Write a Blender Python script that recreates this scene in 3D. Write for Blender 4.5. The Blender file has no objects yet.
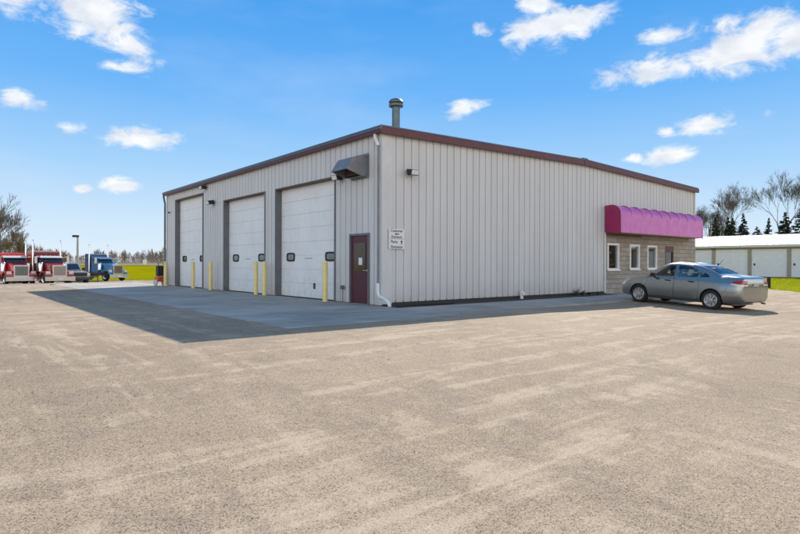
import bpy, bmesh, math, random
from mathutils import Vector, Matrix, noise as mnoise
R = math.radians
random.seed(7)
S = bpy.context.scene
COL = S.collection

# ------------------------------------------------------------------ camera
FPX = 563.0
_a = R(50.6)
FW = Vector((math.cos(_a), math.sin(_a), 0)); RT = Vector((math.sin(_a), -math.cos(_a), 0)); UP = Vector((0, 0, 1))
CAM = -16.56 * FW + 0.53 * RT + 1.25 * UP
rl = R(0.15)
cx = RT * math.cos(rl) + UP * math.sin(rl)
cy = -RT * math.sin(rl) + UP * math.cos(rl)
cd = bpy.data.cameras.new('camera'); co = bpy.data.objects.new('camera', cd); COL.objects.link(co)
cd.sensor_width = 36; cd.lens = 36 * FPX / 800; cd.shift_y = -3 / 800
cd.clip_start = 0.1; cd.clip_end = 5000
co.matrix_world = Matrix(((cx.x, cy.x, -FW.x, CAM.x), (cx.y, cy.y, -FW.y, CAM.y), (cx.z, cy.z, -FW.z, CAM.z), (0, 0, 0, 1)))
S.camera = co

# ------------------------------------------------------------------ sky with scattered cumulus
SUNV = Vector((6.93, 3.97, 5.28)).normalized()
EL = math.asin(SUNV.z); AZ = math.atan2(SUNV.x, SUNV.y)
SKY_STRENGTH = 0.15
W = bpy.data.worlds.new('World'); S.world = W; W.use_nodes = True
nt = W.node_tree; nt.nodes.clear()
def N(t, k, **kw):
    n = t.nodes.new(k)
    for a, v in kw.items(): setattr(n, a, v)
    return n
def math_n(t, op, a, b=None, clamp=False):
    n = N(t, 'ShaderNodeMath', operation=op, use_clamp=clamp)
    for i, v in enumerate((a, b)):
        if v is None: continue
        if isinstance(v, (int, float)): n.inputs[i].default_value = v
        else: t.links.new(v, n.inputs[i])
    return n.outputs[0]
sky = N(nt, 'ShaderNodeTexSky', sky_type='NISHITA', sun_disc=False, sun_elevation=EL, sun_rotation=AZ,
        air_density=1.0, dust_density=0.6, ozone_density=2.5, altitude=200)
hs = N(nt, 'ShaderNodeHueSaturation'); hs.inputs['Saturation'].default_value = 0.45; hs.inputs['Value'].default_value = 1.2
nt.links.new(sky.outputs[0], hs.inputs['Color'])
tc = N(nt, 'ShaderNodeTexCoord')
nv = N(nt, 'ShaderNodeVectorMath', operation='NORMALIZE'); nt.links.new(tc.outputs['Generated'], nv.inputs[0])
D = nv.outputs[0]
# keep the glare round the sun within the clear spring blue of the rest of the sky
sz = N(nt, 'ShaderNodeSeparateXYZ'); nt.links.new(D, sz.inputs[0])
rp = N(nt, 'ShaderNodeValToRGB'); el = rp.color_ramp.elements
for _ in range(4): el.new(.5)
for q, (pos, c) in zip(el, [(0, (.80, .90, 1.0)), (.06, (.67, .84, 1.0)), (.16, (.40, .68, 1.0)), (.28, (.17, .49, .98)), (.42, (.075, .37, .90)), (1, (.10, .24, .55))]):
    q.position = pos; q.color = (*c, 1)
nt.links.new(sz.outputs[2], rp.inputs[0])
gs = N(nt, 'ShaderNodeVectorMath', operation='SCALE'); gs.inputs['Scale'].default_value = 4.75; nt.links.new(rp.outputs[0], gs.inputs[0])
dk = N(nt, 'ShaderNodeMix', data_type='RGBA', blend_type='DARKEN'); dk.inputs['Factor'].default_value = 1
nt.links.new(hs.outputs[0], dk.inputs['A']); nt.links.new(gs.outputs[0], dk.inputs['B'])
mp = N(nt, 'ShaderNodeMapping'); mp.inputs['Scale'].default_value = (1, 1, 1.9); nt.links.new(D, mp.inputs[0])
nz = N(nt, 'ShaderNodeTexNoise'); nz.inputs['Scale'].default_value = 17; nz.inputs['Detail'].default_value = 12; nz.inputs['Roughness'].default_value = 0.63
nz.inputs['Distortion'].default_value = 0.4
nt.links.new(mp.outputs[0], nz.inputs['Vector'])
def skydir(px, py):
    return (FW + RT * ((px - 400) / FPX) - UP * ((py - 264) / FPX)).normalized()
# (px, py, half width, half height, tilt, density) of each cloud as seen from the lot
CLOUDS = [(95, 16, 70, 30, -20, 1.05), (15, -4, 60, 24, 0, .8), (128, 42, 30, 18, -20, .9), (18, 98, 26, 12, -6, 1.0), (68, 128, 19, 7, 4, .95),
          (146, 140, 37, 12, 0, 1.0), (119, 186, 20, 8, 0, .95), (82, 190, 11, 6, 0, .95), (125, 66, 24, 8, 0, .55), (552, 27, 62, 19, 6, 1.0),
          (535, 3, 32, 12, -20, .9), (486, 32, 14, 10, -30, .6), (462, 109, 28, 9, 16, .85), (650, 66, 56, 15, 8, 1.0), (735, 46, 70, 28, 4, 1.1),
          (790, 40, 40, 22, 0, 1.0), (704, 124, 34, 11, -2, 1.1), (672, 155, 27, 10, 4, 1.05), (630, 158, 13, 5, 0, .8), (667, 131, 11, 6, 0, .95),
          (660, 34, 22, 10, 0, .6), (768, 112, 10, 5, 0, .7), (950, 90, 60, 20, 0, 1), (-130, 120, 60, 18, 0, 1), (1100, 40, 80, 30, 0, 1)]
M = None
for (px, py, sw, sh, tilt, dens) in CLOUDS:
    c = skydir(px, py)
    u = Vector((c.y, -c.x, 0)).normalized(); v = u.cross(c).normalized()
    if v.z < 0: v = -v
    ct, st = math.cos(R(tilt)), math.sin(R(tilt))
    uu = u * ct + v * st; vv = -u * st + v * ct
    k = FPX * (c.dot(FW))          # pixels per radian roughly
    su = 1.08 * sw / FPX * c.dot(FW); sv = 1.2 * sh / FPX * c.dot(FW)
    d1 = N(nt, 'ShaderNodeVectorMath', operation='DOT_PRODUCT'); nt.links.new(D, d1.inputs[0]); d1.inputs[1].default_value = uu / su
    d2 = N(nt, 'ShaderNodeVectorMath', operation='DOT_PRODUCT'); nt.links.new(D, d2.inputs[0]); d2.inputs[1].default_value = vv / sv
    off = -(c.dot(vv / sv))
    b = math_n(nt, 'ADD', d2.outputs['Value'], off)
    a = math_n(nt, 'ADD', d1.outputs['Value'], -(c.dot(uu / su)))
    r2 = math_n(nt, 'ADD', math_n(nt, 'MULTIPLY', a, a), math_n(nt, 'MULTIPLY', b, b))
    m = math_n(nt, 'MULTIPLY', math_n(nt, 'SUBTRACT', 1.0, math_n(nt, 'SQRT', r2)), dens)
    M = m if M is None else math_n(nt, 'MAXIMUM', M, m)
Mc = math_n(nt, 'MAXIMUM', M, -1.0)
nn = math_n(nt, 'MULTIPLY', math_n(nt, 'SUBTRACT', nz.outputs['Fac'], 0.50), 2.5)
tot = math_n(nt, 'ADD', Mc, nn)
mr = N(nt, 'ShaderNodeMapRange', interpolation_type='SMOOTHSTEP'); mr.inputs['From Min'].default_value = 0.06; mr.inputs['From Max'].default_value = 0.78
nt.links.new(tot, mr.inputs['Value'])
# no cloud where every ellipse is far away
gate = N(nt, 'ShaderNodeMapRange', interpolation_type='SMOOTHSTEP'); gate.inputs['From Min'].default_value = -0.45; gate.inputs['From Max'].default_value = 0.25
nt.links.new(Mc, gate.inputs['Value'])
fac = math_n(nt, 'MULTIPLY', mr.outputs[0], gate.outputs[0])
# thin milky veil of cirrus
mp2 = N(nt, 'ShaderNodeMapping'); mp2.inputs['Scale'].default_value = (1, 1, 3.5); nt.links.new(D, mp2.inputs[0])
nz2 = N(nt, 'ShaderNodeTexNoise'); nz2.inputs['Scale'].default_value = 3; nz2.inputs['Detail'].default_value = 6
nt.links.new(mp2.outputs[0], nz2.inputs['Vector'])
veil = N(nt, 'ShaderNodeMapRange'); veil.inputs['From Min'].default_value = .5; veil.inputs['From Max'].default_value = .8; veil.inputs['To Max'].default_value = .16
nt.links.new(nz2.outputs['Fac'], veil.inputs['Value'])
fac2 = math_n(nt, 'MAXIMUM', math_n(nt, 'MULTIPLY', fac, 0.95), veil.outputs[0])
mx = N(nt, 'ShaderNodeMix', data_type='RGBA')
# added, never in view: bright cloud bank to light the shaded walls
bd = N(nt, 'ShaderNodeVectorMath', operation='DOT_PRODUCT'); nt.links.new(D, bd.inputs[0]); bd.inputs[1].default_value = Vector((-.45, -.89, 0)).normalized()
bk = N(nt, 'ShaderNodeMapRange', interpolation_type='SMOOTHSTEP'); bk.inputs[1].default_value = -.15; bk.inputs[2].default_value = .2; nt.links.new(bd.outputs['Value'], bk.inputs[0])
be = N(nt, 'ShaderNodeMapRange', interpolation_type='SMOOTHSTEP'); be.inputs[1].default_value = .58; be.inputs[2].default_value = .36
nb2 = N(nt, 'ShaderNodeTexNoise'); nb2.inputs['Scale'].default_value = 4; nb2.inputs['Detail'].default_value = 7; nt.links.new(D, nb2.inputs['Vector'])
nt.links.new(math_n(nt, 'ADD', sz.outputs[2], math_n(nt, 'MULTIPLY', math_n(nt, 'SUBTRACT', nb2.outputs['Fac'], .5), .9)), be.inputs[0])
fill_bank = math_n(nt, 'MULTIPLY', bk.outputs[0], be.outputs[0])
fac2 = math_n(nt, 'MAXIMUM', fac2, math_n(nt, 'MULTIPLY', fill_bank, .95))
nt.links.new(fac2, mx.inputs['Factor']); nt.links.new(dk.outputs['Result'], mx.inputs['A'])
nz3 = N(nt, 'ShaderNodeTexNoise'); nz3.inputs['Scale'].default_value = 22; nz3.inputs['Detail'].default_value = 5; nt.links.new(mp.outputs[0], nz3.inputs['Vector'])
cm = N(nt, 'ShaderNodeMix', data_type='RGBA'); cm.inputs['A'].default_value = (3.75, 3.95, 4.3, 1); cm.inputs['B'].default_value = (4.9, 4.95, 5.0, 1)
cr = N(nt, 'ShaderNodeMapRange'); cr.inputs[1].default_value = .32; cr.inputs[2].default_value = .6; nt.links.new(nz3.outputs['Fac'], cr.inputs[0]); nt.links.new(cr.outputs[0], cm.inputs['Factor'])
cb_ = N(nt, 'ShaderNodeMix', data_type='RGBA'); nt.links.new(fill_bank, cb_.inputs['Factor']); nt.links.new(cm.outputs['Result'], cb_.inputs['A']); cb_.inputs['B'].default_value = (8.0, 7.75, 7.6, 1)
nt.links.new(cb_.outputs['Result'], mx.inputs['B'])
bg = N(nt, 'ShaderNodeBackground'); bg.inputs['Strength'].default_value = SKY_STRENGTH
nt.links.new(mx.outputs['Result'], bg.inputs['Color'])
wo = N(nt, 'ShaderNodeOutputWorld'); nt.links.new(bg.outputs[0], wo.inputs[0])

# ------------------------------------------------------------------ sun and exposure
sl = bpy.data.lights.new('sun', 'SUN'); sl.energy = 5.0; sl.angle = R(0.5); sl.color = (1.0, 0.91, 0.78)
so = bpy.data.objects.new('sun', sl); COL.objects.link(so); so.rotation_euler = SUNV.to_track_quat('Z', 'Y').to_euler(); so.location = (20, 10, 40)
S.view_settings.view_transform = 'Standard'; S.view_settings.look = 'None'; S.view_settings.gamma = 1
S.view_settings.use_curve_mapping = False; S.view_settings.exposure = 0.45
S.cycles.max_bounces = 8

# ------------------------------------------------------------------ materials
def mat(name, col, rough=.6, metal=0.0, var=0.0, vscale=3.0, bump=0.0, bscale=40.0, coat=0.0, spec=.5, var2=None):
    m = bpy.data.materials.new(name); m.use_nodes = True; t = m.node_tree
    p = t.nodes['Principled BSDF']
    p.inputs['Base Color'].default_value = (*col, 1); p.inputs['Roughness'].default_value = rough; p.inputs['Metallic'].default_value = metal
    p.inputs['Coat Weight'].default_value = coat; p.inputs['Specular IOR Level'].default_value = spec
    c = N(t, 'ShaderNodeTexCoord')
    if var > 0:
        n = N(t, 'ShaderNodeTexNoise'); n.inputs['Scale'].default_value = vscale; n.inputs['Detail'].default_value = 6; n.inputs['Roughness'].default_value = .65
        t.links.new(c.outputs['Object'], n.inputs['Vector'])
        r = N(t, 'ShaderNodeMapRange'); r.inputs['From Min'].default_value = .3; r.inputs['From Max'].default_value = .7
        t.links.new(n.outputs['Fac'], r.inputs['Value'])
        x = N(t, 'ShaderNodeMix', data_type='RGBA'); t.links.new(r.outputs[0], x.inputs['Factor'])
        c2 = var2 or tuple(v * (1 - var) for v in col)
        x.inputs['A'].default_value = (*c2, 1); x.inputs['B'].default_value = (*[min(1, v * (1 + var * .4)) for v in col], 1)
        t.links.new(x.outputs['Result'], p.inputs['Base Color'])
    if bump > 0:
        n = N(t, 'ShaderNodeTexNoise'); n.inputs['Scale'].default_value = bscale; n.inputs['Detail'].default_value = 5
        t.links.new(c.outputs['Object'], n.inputs['Vector'])
        b = N(t, 'ShaderNodeBump'); b.inputs['Strength'].default_value = bump; b.inputs['Distance'].default_value = .02
        t.links.new(n.outputs['Fac'], b.inputs['Height']); t.links.new(b.outputs[0], p.inputs['Normal'])
    return m
def ramp(t, fac, stops):
    r = N(t, 'ShaderNodeValToRGB'); e = r.color_ramp.elements
    while len(e) < len(stops): e.new(.5)
    for q, (pos, c) in zip(e, stops):
        q.position = pos; q.color = (*c, 1) if len(c) == 3 else c
    t.links.new(fac, r.inputs[0]); return r.outputs[0]
def mixc(t, fac, a, b, mode='MIX'):
    x = N(t, 'ShaderNodeMix', data_type='RGBA', blend_type=mode)
    for s, v in (('Factor', fac), ('A', a), ('B', b)):
        if isinstance(v, tuple): x.inputs[s].default_value = (*v, 1)
        elif isinstance(v, (int, float)): x.inputs[s].default_value = v
        else: t.links.new(v, x.inputs[s])
    return x.outputs['Result']
def noise_n(t, vec, scale, detail=5, rough=.6, dist=0):
    n = N(t, 'ShaderNodeTexNoise'); n.inputs['Scale'].default_value = scale; n.inputs['Detail'].default_value = detail
    n.inputs['Roughness'].default_value = rough; n.inputs['Distortion'].default_value = dist
    t.links.new(vec, n.inputs['Vector']); return n.outputs['Fac']
def mapv(t, vec, scale=(1, 1, 1), rot=0.0, loc=(0, 0, 0)):
    m = N(t, 'ShaderNodeMapping'); m.inputs['Scale'].default_value = scale; m.inputs['Rotation'].default_value = (0, 0, rot); m.inputs['Location'].default_value = loc
    t.links.new(vec, m.inputs[0]); return m.outputs[0]
def rng(t, v, a, b, c=0., d=1.):
    r = N(t, 'ShaderNodeMapRange'); r.inputs[1].default_value = a; r.inputs[2].default_value = b; r.inputs[3].default_value = c; r.inputs[4].default_value = d
    t.links.new(v, r.inputs[0]); return r.outputs[0]
def base(name, rough=.8):
    m = bpy.data.materials.new(name); m.use_nodes = True; t = m.node_tree; p = t.nodes['Principled BSDF']
    p.inputs['Roughness'].default_value = rough
    return m, t, p, N(t, 'ShaderNodeTexCoord').outputs['Object']

def gravel_mat():
    m, t, p, O = base('worn_gravel', .95)
    p.inputs['Specular IOR Level'].default_value = .15
    big = noise_n(t, O, .13, 5, .55, .8)
    mid = noise_n(t, O, 1.7, 10, .72, .7)
    c = ramp(t, big, [(.36, (.335, .265, .196)), (.5, (.378, .30, .224)), (.64, (.41, .328, .248))])
    # pale dusty sweeps left by wheels, in two crossing directions, with crisp ragged edges
    sx1 = noise_n(t, mapv(t, O, (.26, 2.6, 1), R(-6)), 1.0, 11, .66, .8)
    sx2 = noise_n(t, mapv(t, O, (2.5, .32, 1), R(-8), (5, 2, 0)), 1.0, 11, .66, .8)
    wh = rng(t, noise_n(t, O, .07, 3, .5), .42, .58)
    stv = math_n(t, 'ADD', math_n(t, 'MULTIPLY', sx1, wh), math_n(t, 'MULTIPLY', sx2, math_n(t, 'SUBTRACT', 1.0, wh)))
    mixd = math_n(t, 'ADD', math_n(t, 'MULTIPLY', stv, .7), math_n(t, 'MULTIPLY', mid, .3))
    dust = rng(t, mixd, .505, .575)
    c = mixc(t, math_n(t, 'MULTIPLY', dust, .48), c, (.575, .47, .36))
    bare = rng(t, math_n(t, 'ADD', math_n(t, 'MULTIPLY', sx2, .3), math_n(t, 'MULTIPLY', mid, .7)), .485, .40)
    c = mixc(t, math_n(t, 'MULTIPLY', bare, .42), c, (.235, .20, .165))
    fine = noise_n(t, O, 26, 6, .75)
    c = mixc(t, rng(t, fine, .42, .66, 0, .32), c, mixc(t, 1, c, (.66, .63, .60), 'MULTIPLY'))
    # stones in the binder, most visible where the dust has worn off
    v = N(t, 'ShaderNodeTexVoronoi'); v.inputs['Scale'].default_value = 140; t.links.new(O, v.inputs['Vector'])
    sep = N(t, 'ShaderNodeSeparateColor'); t.links.new(v.outputs['Color'], sep.inputs[0])
    stone = ramp(t, sep.outputs[0], [(0, (.20, .19, .18)), (.10, (.42, .40, .38)), (.22, (.82, .81, .80)), (.6, (1.04, 1.03, 1.02)), (.84, (1.2, 1.18, 1.14)), (1, (1.45, 1.42, 1.36))])
    c = mixc(t, rng(t, dust, 0, 1, .95, .5), c, mixc(t, 1, c, stone, 'MULTIPLY'))
    v2 = N(t, 'ShaderNodeTexVoronoi'); v2.inputs['Scale'].default_value = 46; t.links.new(O, v2.inputs['Vector'])
    sp2 = N(t, 'ShaderNodeSeparateColor'); t.links.new(v2.outputs['Color'], sp2.inputs[0])
    near = math_n(t, 'MULTIPLY', math_n(t, 'GREATER_THAN', sp2.outputs[1], .84), math_n(t, 'LESS_THAN', v2.outputs['Distance'], .24))
    c = mixc(t, math_n(t, 'MULTIPLY', near, .7), c, mixc(t, sp2.outputs[0], (.045, .042, .04), (.26, .21, .17)))
    t.links.new(c, p.inputs['Base Color'])
    hgt = math_n(t, 'ADD', math_n(t, 'MULTIPLY', v.outputs['Distance'], -.4), math_n(t, 'MULTIPLY', fine, 1.4))
    b = N(t, 'ShaderNodeBump'); b.inputs['Strength'].default_value = .32; b.inputs['Distance'].default_value = .010
    t.links.new(hgt, b.inputs['Height']); t.links.new(b.outputs[0], p.inputs['Normal'])
    return m
def concrete_mat(name, c0, c1):
    m, t, p, O = base(name, .85)
    n1 = noise_n(t, O, .5, 7, .65, .5); n2 = noise_n(t, O, 7, 6, .7)
    c = ramp(t, n1, [(.36, tuple(v * .82 for v in c0)), (.64, c1)])
    st = noise_n(t, mapv(t, O, (.3, 2.2, 1), R(90)), 1.0, 5, .6)
    c = mixc(t, rng(t, st, .46, .66, 0, .6), c, tuple(v * .62 for v in c0))
    c = mixc(t, rng(t, n2, .4, .7, 0, .25), c, tuple(v * .7 for v in c0))
    # control joints every 4.6 m
    sx = N(t, 'ShaderNodeSeparateXYZ'); t.links.new(O, sx.inputs[0])
    j = None
    for o, off, per in ((sx.outputs[1], 50 - .2, 4.55), (sx.outputs[0], 50 - .15, 4.9)):
        q = math_n(t, 'MODULO', math_n(t, 'ADD', o, off), per)
        q = math_n(t, 'LESS_THAN', math_n(t, 'ABSOLUTE', math_n(t, 'SUBTRACT', q, per / 2)), .012)
        j = q if j is None else math_n(t, 'MAXIMUM', j, q)
    c = mixc(t, math_n(t, 'MULTIPLY', j, .7), c, (.08, .075, .07))
    t.links.new(c, p.inputs['Base Color'])
    b = N(t, 'ShaderNodeBump'); b.inputs['Strength'].default_value = .3; b.inputs['Distance'].default_value = .006
    t.links.new(n2, b.inputs['Height']); t.links.new(b.outputs[0], p.inputs['Normal'])
    return m
def grass_mat(name, a, b_, c_, sc=1.0):
    m, t, p, O = base(name, .9)
    p.inputs['Specular IOR Level'].default_value = .0
    n1 = noise_n(t, O, .12 * sc, 6, .6); n2 = noise_n(t, O, 9 * sc, 5, .7)
    c = ramp(t, n1, [(.35, a), (.52, b_), (.7, c_)])
    st = noise_n(t, mapv(t, O, (.02, .35, 1), R(8)), 1.0, 4, .6)
    c = mixc(t, rng(t, st, .45, .7, 0, .45), c, tuple(v * .72 for v in a))
    c = mixc(t, rng(t, n2, .35, .7, 0, .6), c, tuple(v * .5 for v in b_))
    t.links.new(c, p.inputs['Base Color'])
    bb = N(t, 'ShaderNodeBump'); bb.inputs['Strength'].default_value = .8; bb.inputs['Distance'].default_value = .06
    t.links.new(n2, bb.inputs['Height']); t.links.new(bb.outputs[0], p.inputs['Normal'])
    return m
def cladding_mat():
    m, t, p, O = base('painted_steel_cladding', .42)
    p.inputs['Metallic'].default_value = .0
    n1 = noise_n(t, mapv(t, O, (1.6, 1.6, .22)), 1.2, 6, .6); n2 = noise_n(t, O, .6, 5, .6)
    c = ramp(t, n1, [(.3, (.585, .575, .565)), (.6, (.635, .625, .615)), (.8, (.665, .655, .645))])
    c = mixc(t, rng(t, n2, .45, .75, 0, .18), c, (.55, .51, .47))
    # splash dirt near the ground and a faint lap line
    sx = N(t, 'ShaderNodeSeparateXYZ'); t.links.new(O, sx.inputs[0])
    d = math_n(t, 'MULTIPLY', rng(t, sx.outputs[2], .05, .75, 1, 0), rng(t, noise_n(t, O, 3, 5, .7), .35, .7, .2, 1))
    c = mixc(t, math_n(t, 'MULTIPLY', d, .45), c, (.36, .33, .29))
    t.links.new(c, p.inputs['Base Color'])
    b = N(t, 'ShaderNodeBump'); b.inputs['Strength'].default_value = .25; b.inputs['Distance'].default_value = .02
    t.links.new(noise_n(t, mapv(t, O, (2.5, 2.5, .6)), 1.0, 3, .5), b.inputs['Height']); t.links.new(b.outputs[0], p.inputs['Normal'])
    return m
def block_mat():
    m, t, p, O = base('split_face_block', .92)
    sx = N(t, 'ShaderNodeSeparateXYZ'); t.links.new(O, sx.inputs[0])
    cb = N(t, 'ShaderNodeCombineXYZ'); t.links.new(sx.outputs[0], cb.inputs[0]); t.links.new(sx.outputs[2], cb.inputs[1])
    br = N(t, 'ShaderNodeTexBrick'); t.links.new(cb.outputs[0], br.inputs['Vector'])
    br.inputs['Scale'].default_value = 1; br.inputs['Brick Width'].default_value = .405; br.inputs['Row Height'].default_value = .203
    br.inputs['Mortar Size'].default_value = .009; br.inputs['Mortar Smooth'].default_value = .3; br.inputs['Bias'].default_value = 0
    br.inputs['Color1'].default_value = (.34, .295, .245, 1); br.inputs['Color2'].default_value = (.47, .425, .36, 1); br.inputs['Mortar'].default_value = (.20, .19, .175, 1)
    n = noise_n(t, O, 1.3, 6, .7); n2 = noise_n(t, O, 22, 5, .7)
    c = mixc(t, rng(t, n, .35, .7, 0, .5), br.outputs['Color'], (.33, .28, .22))
    c = mixc(t, rng(t, n2, .35, .7, 0, .35), c, (.17, .155, .14))
    t.links.new(c, p.inputs['Base Color'])
    h = math_n(t, 'SUBTRACT', math_n(t, 'MULTIPLY', n2, 1.0), math_n(t, 'MULTIPLY', br.outputs['Fac'], 1.2))
    b = N(t, 'ShaderNodeBump'); b.inputs['Strength'].default_value = .9; b.inputs['Distance'].default_value = .02
    t.links.new(h, b.inputs['Height']); t.links.new(b.outputs[0], p.inputs['Normal'])
    return m
def glass_mat(name, tint, refl=.12, rough=.02):
    m = bpy.data.materials.new(name); m.use_nodes = True; t = m.node_tree
    t.nodes.remove(t.nodes['Principled BSDF'])
    tr = N(t, 'ShaderNodeBsdfTransparent'); tr.inputs[0].default_value = (*tint, 1)
    gl = N(t, 'ShaderNodeBsdfGlossy'); gl.inputs['Roughness'].default_value = rough; gl.inputs[0].default_value = (.95, .97, 1, 1)
    fr = N(t, 'ShaderNodeFresnel'); fr.inputs[0].default_value = 1.5
    f = math_n(t, 'ADD', fr.outputs[0], refl - .04, True)
    mx_ = N(t, 'ShaderNodeMixShader'); t.links.new(f, mx_.inputs[0]); t.links.new(tr.outputs[0], mx_.inputs[1]); t.links.new(gl.outputs[0], mx_.inputs[2])
    t.links.new(mx_.outputs[0], t.nodes['Material Output'].inputs[0])
    return m
def door_mat():
    m, t, p, O = base('white_overhead_door', .5)
    n1 = noise_n(t, O, .9, 6, .65)
    c = ramp(t, n1, [(.3, (.80, .80, .79)), (.65, (.87, .87, .86))])
    n2 = noise_n(t, mapv(t, O, (3, 3, .5)), 2.5, 5, .7)
    c = mixc(t, rng(t, n2, .5, .8, 0, .3), c, (.52, .49, .43))
    sx = N(t, 'ShaderNodeSeparateXYZ'); t.links.new(O, sx.inputs[0])
    d = math_n(t, 'MULTIPLY', rng(t, sx.outputs[2], 0, 1.2, 1, 0), rng(t, noise_n(t, O, 5, 5, .7), .4, .7, .1, 1))
    c = mixc(t, math_n(t, 'MULTIPLY', d, .4), c, (.40, .38, .34))
    t.links.new(c, p.inputs['Base Color'])
    return m

M_grav = gravel_mat()
M_conc = concrete_mat('broom_finished_concrete', (.38, .35, .31), (.52, .48, .43))
M_walk = concrete_mat('sidewalk_concrete', (.36, .335, .30), (.48, .45, .40))
M_field = grass_mat('spring_grass', (.24, .235, .003), (.30, .285, .004), (.36, .32, .012))
M_dry = grass_mat('dry_field', (.26, .22, .13), (.34, .28, .17), (.20, .20, .09))
M_soil = mat('damp_soil', (.055, .048, .04), .95, var=.5, vscale=8, bump=.6)
M_clad = cladding_mat()
M_trimc = mat('cladding_corner_trim', (.63, .62, .61), .4, var=.1, vscale=2)
M_maroon = mat('maroon_trim', (.115, .022, .030), .45, var=.3, vscale=3)
M_roof = mat('dark_roof_steel', (.10, .11, .13), .4, .3, var=.2)
M_door = door_mat()
M_jamb = mat('dark_grey_jamb', (.16, .165, .175), .6, var=.2, vscale=2)
M_soff = mat('rusty_header', (.13, .095, .07), .7, var=.4, vscale=6)
M_rubber = mat('black_rubber', (.018, .018, .018), .7)
M_block = block_mat()
M_white = mat('white_paint', (.78, .78, .77), .45, var=.08, vscale=4)
M_pvc = mat('white_pvc', (.80, .80, .79), .35, var=.12, vscale=9)
M_wglass = glass_mat('window_glass', (.22, .24, .25), .26)
M_int = mat('dark_interior', (.04, .04, .042), .9, var=.4, vscale=2)
M_awn = mat('pale_magenta_vinyl', (.66, .15, .48), .36, var=.22, vscale=2.5, bump=.25, bscale=9, coat=.15)
M_awn2 = mat('deep_magenta_vinyl', (.36, .016, .11), .5, var=.2, vscale=2.5, bump=.2, bscale=9, coat=.0)  # end panels and ribs take a deeper magenta than the awning front
M_door2 = mat('maroon_door_paint', (.085, .012, .022), .45, var=.25, vscale=3)
M_brown = mat('brown_tinted_glass', (.06, .035, .012), .12, var=.5, vscale=5)
M_steel = mat('brushed_steel', (.55, .56, .57), .28, 1.0)
M_galv = mat('galvanised_steel', (.15, .19, .21), .45, .55, var=.3, vscale=4)
M_hood = mat('grey_hood_steel', (.22, .23, .24), .5, .2, var=.3, vscale=3)
M_black = mat('black_metal', (.022, .022, .024), .45)
M_lens = mat('frosted_lens', (.75, .74, .70), .3)
M_yel = mat('yellow_bollard_paint', (.88, .70, .25), .5, var=.25, vscale=7, bump=.1, var2=(.74, .60, .27))
M_ink = mat('black_lettering', (.03, .03, .03), .6)
M_paper = mat('white_notice', (.75, .76, .78), .7)

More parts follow.
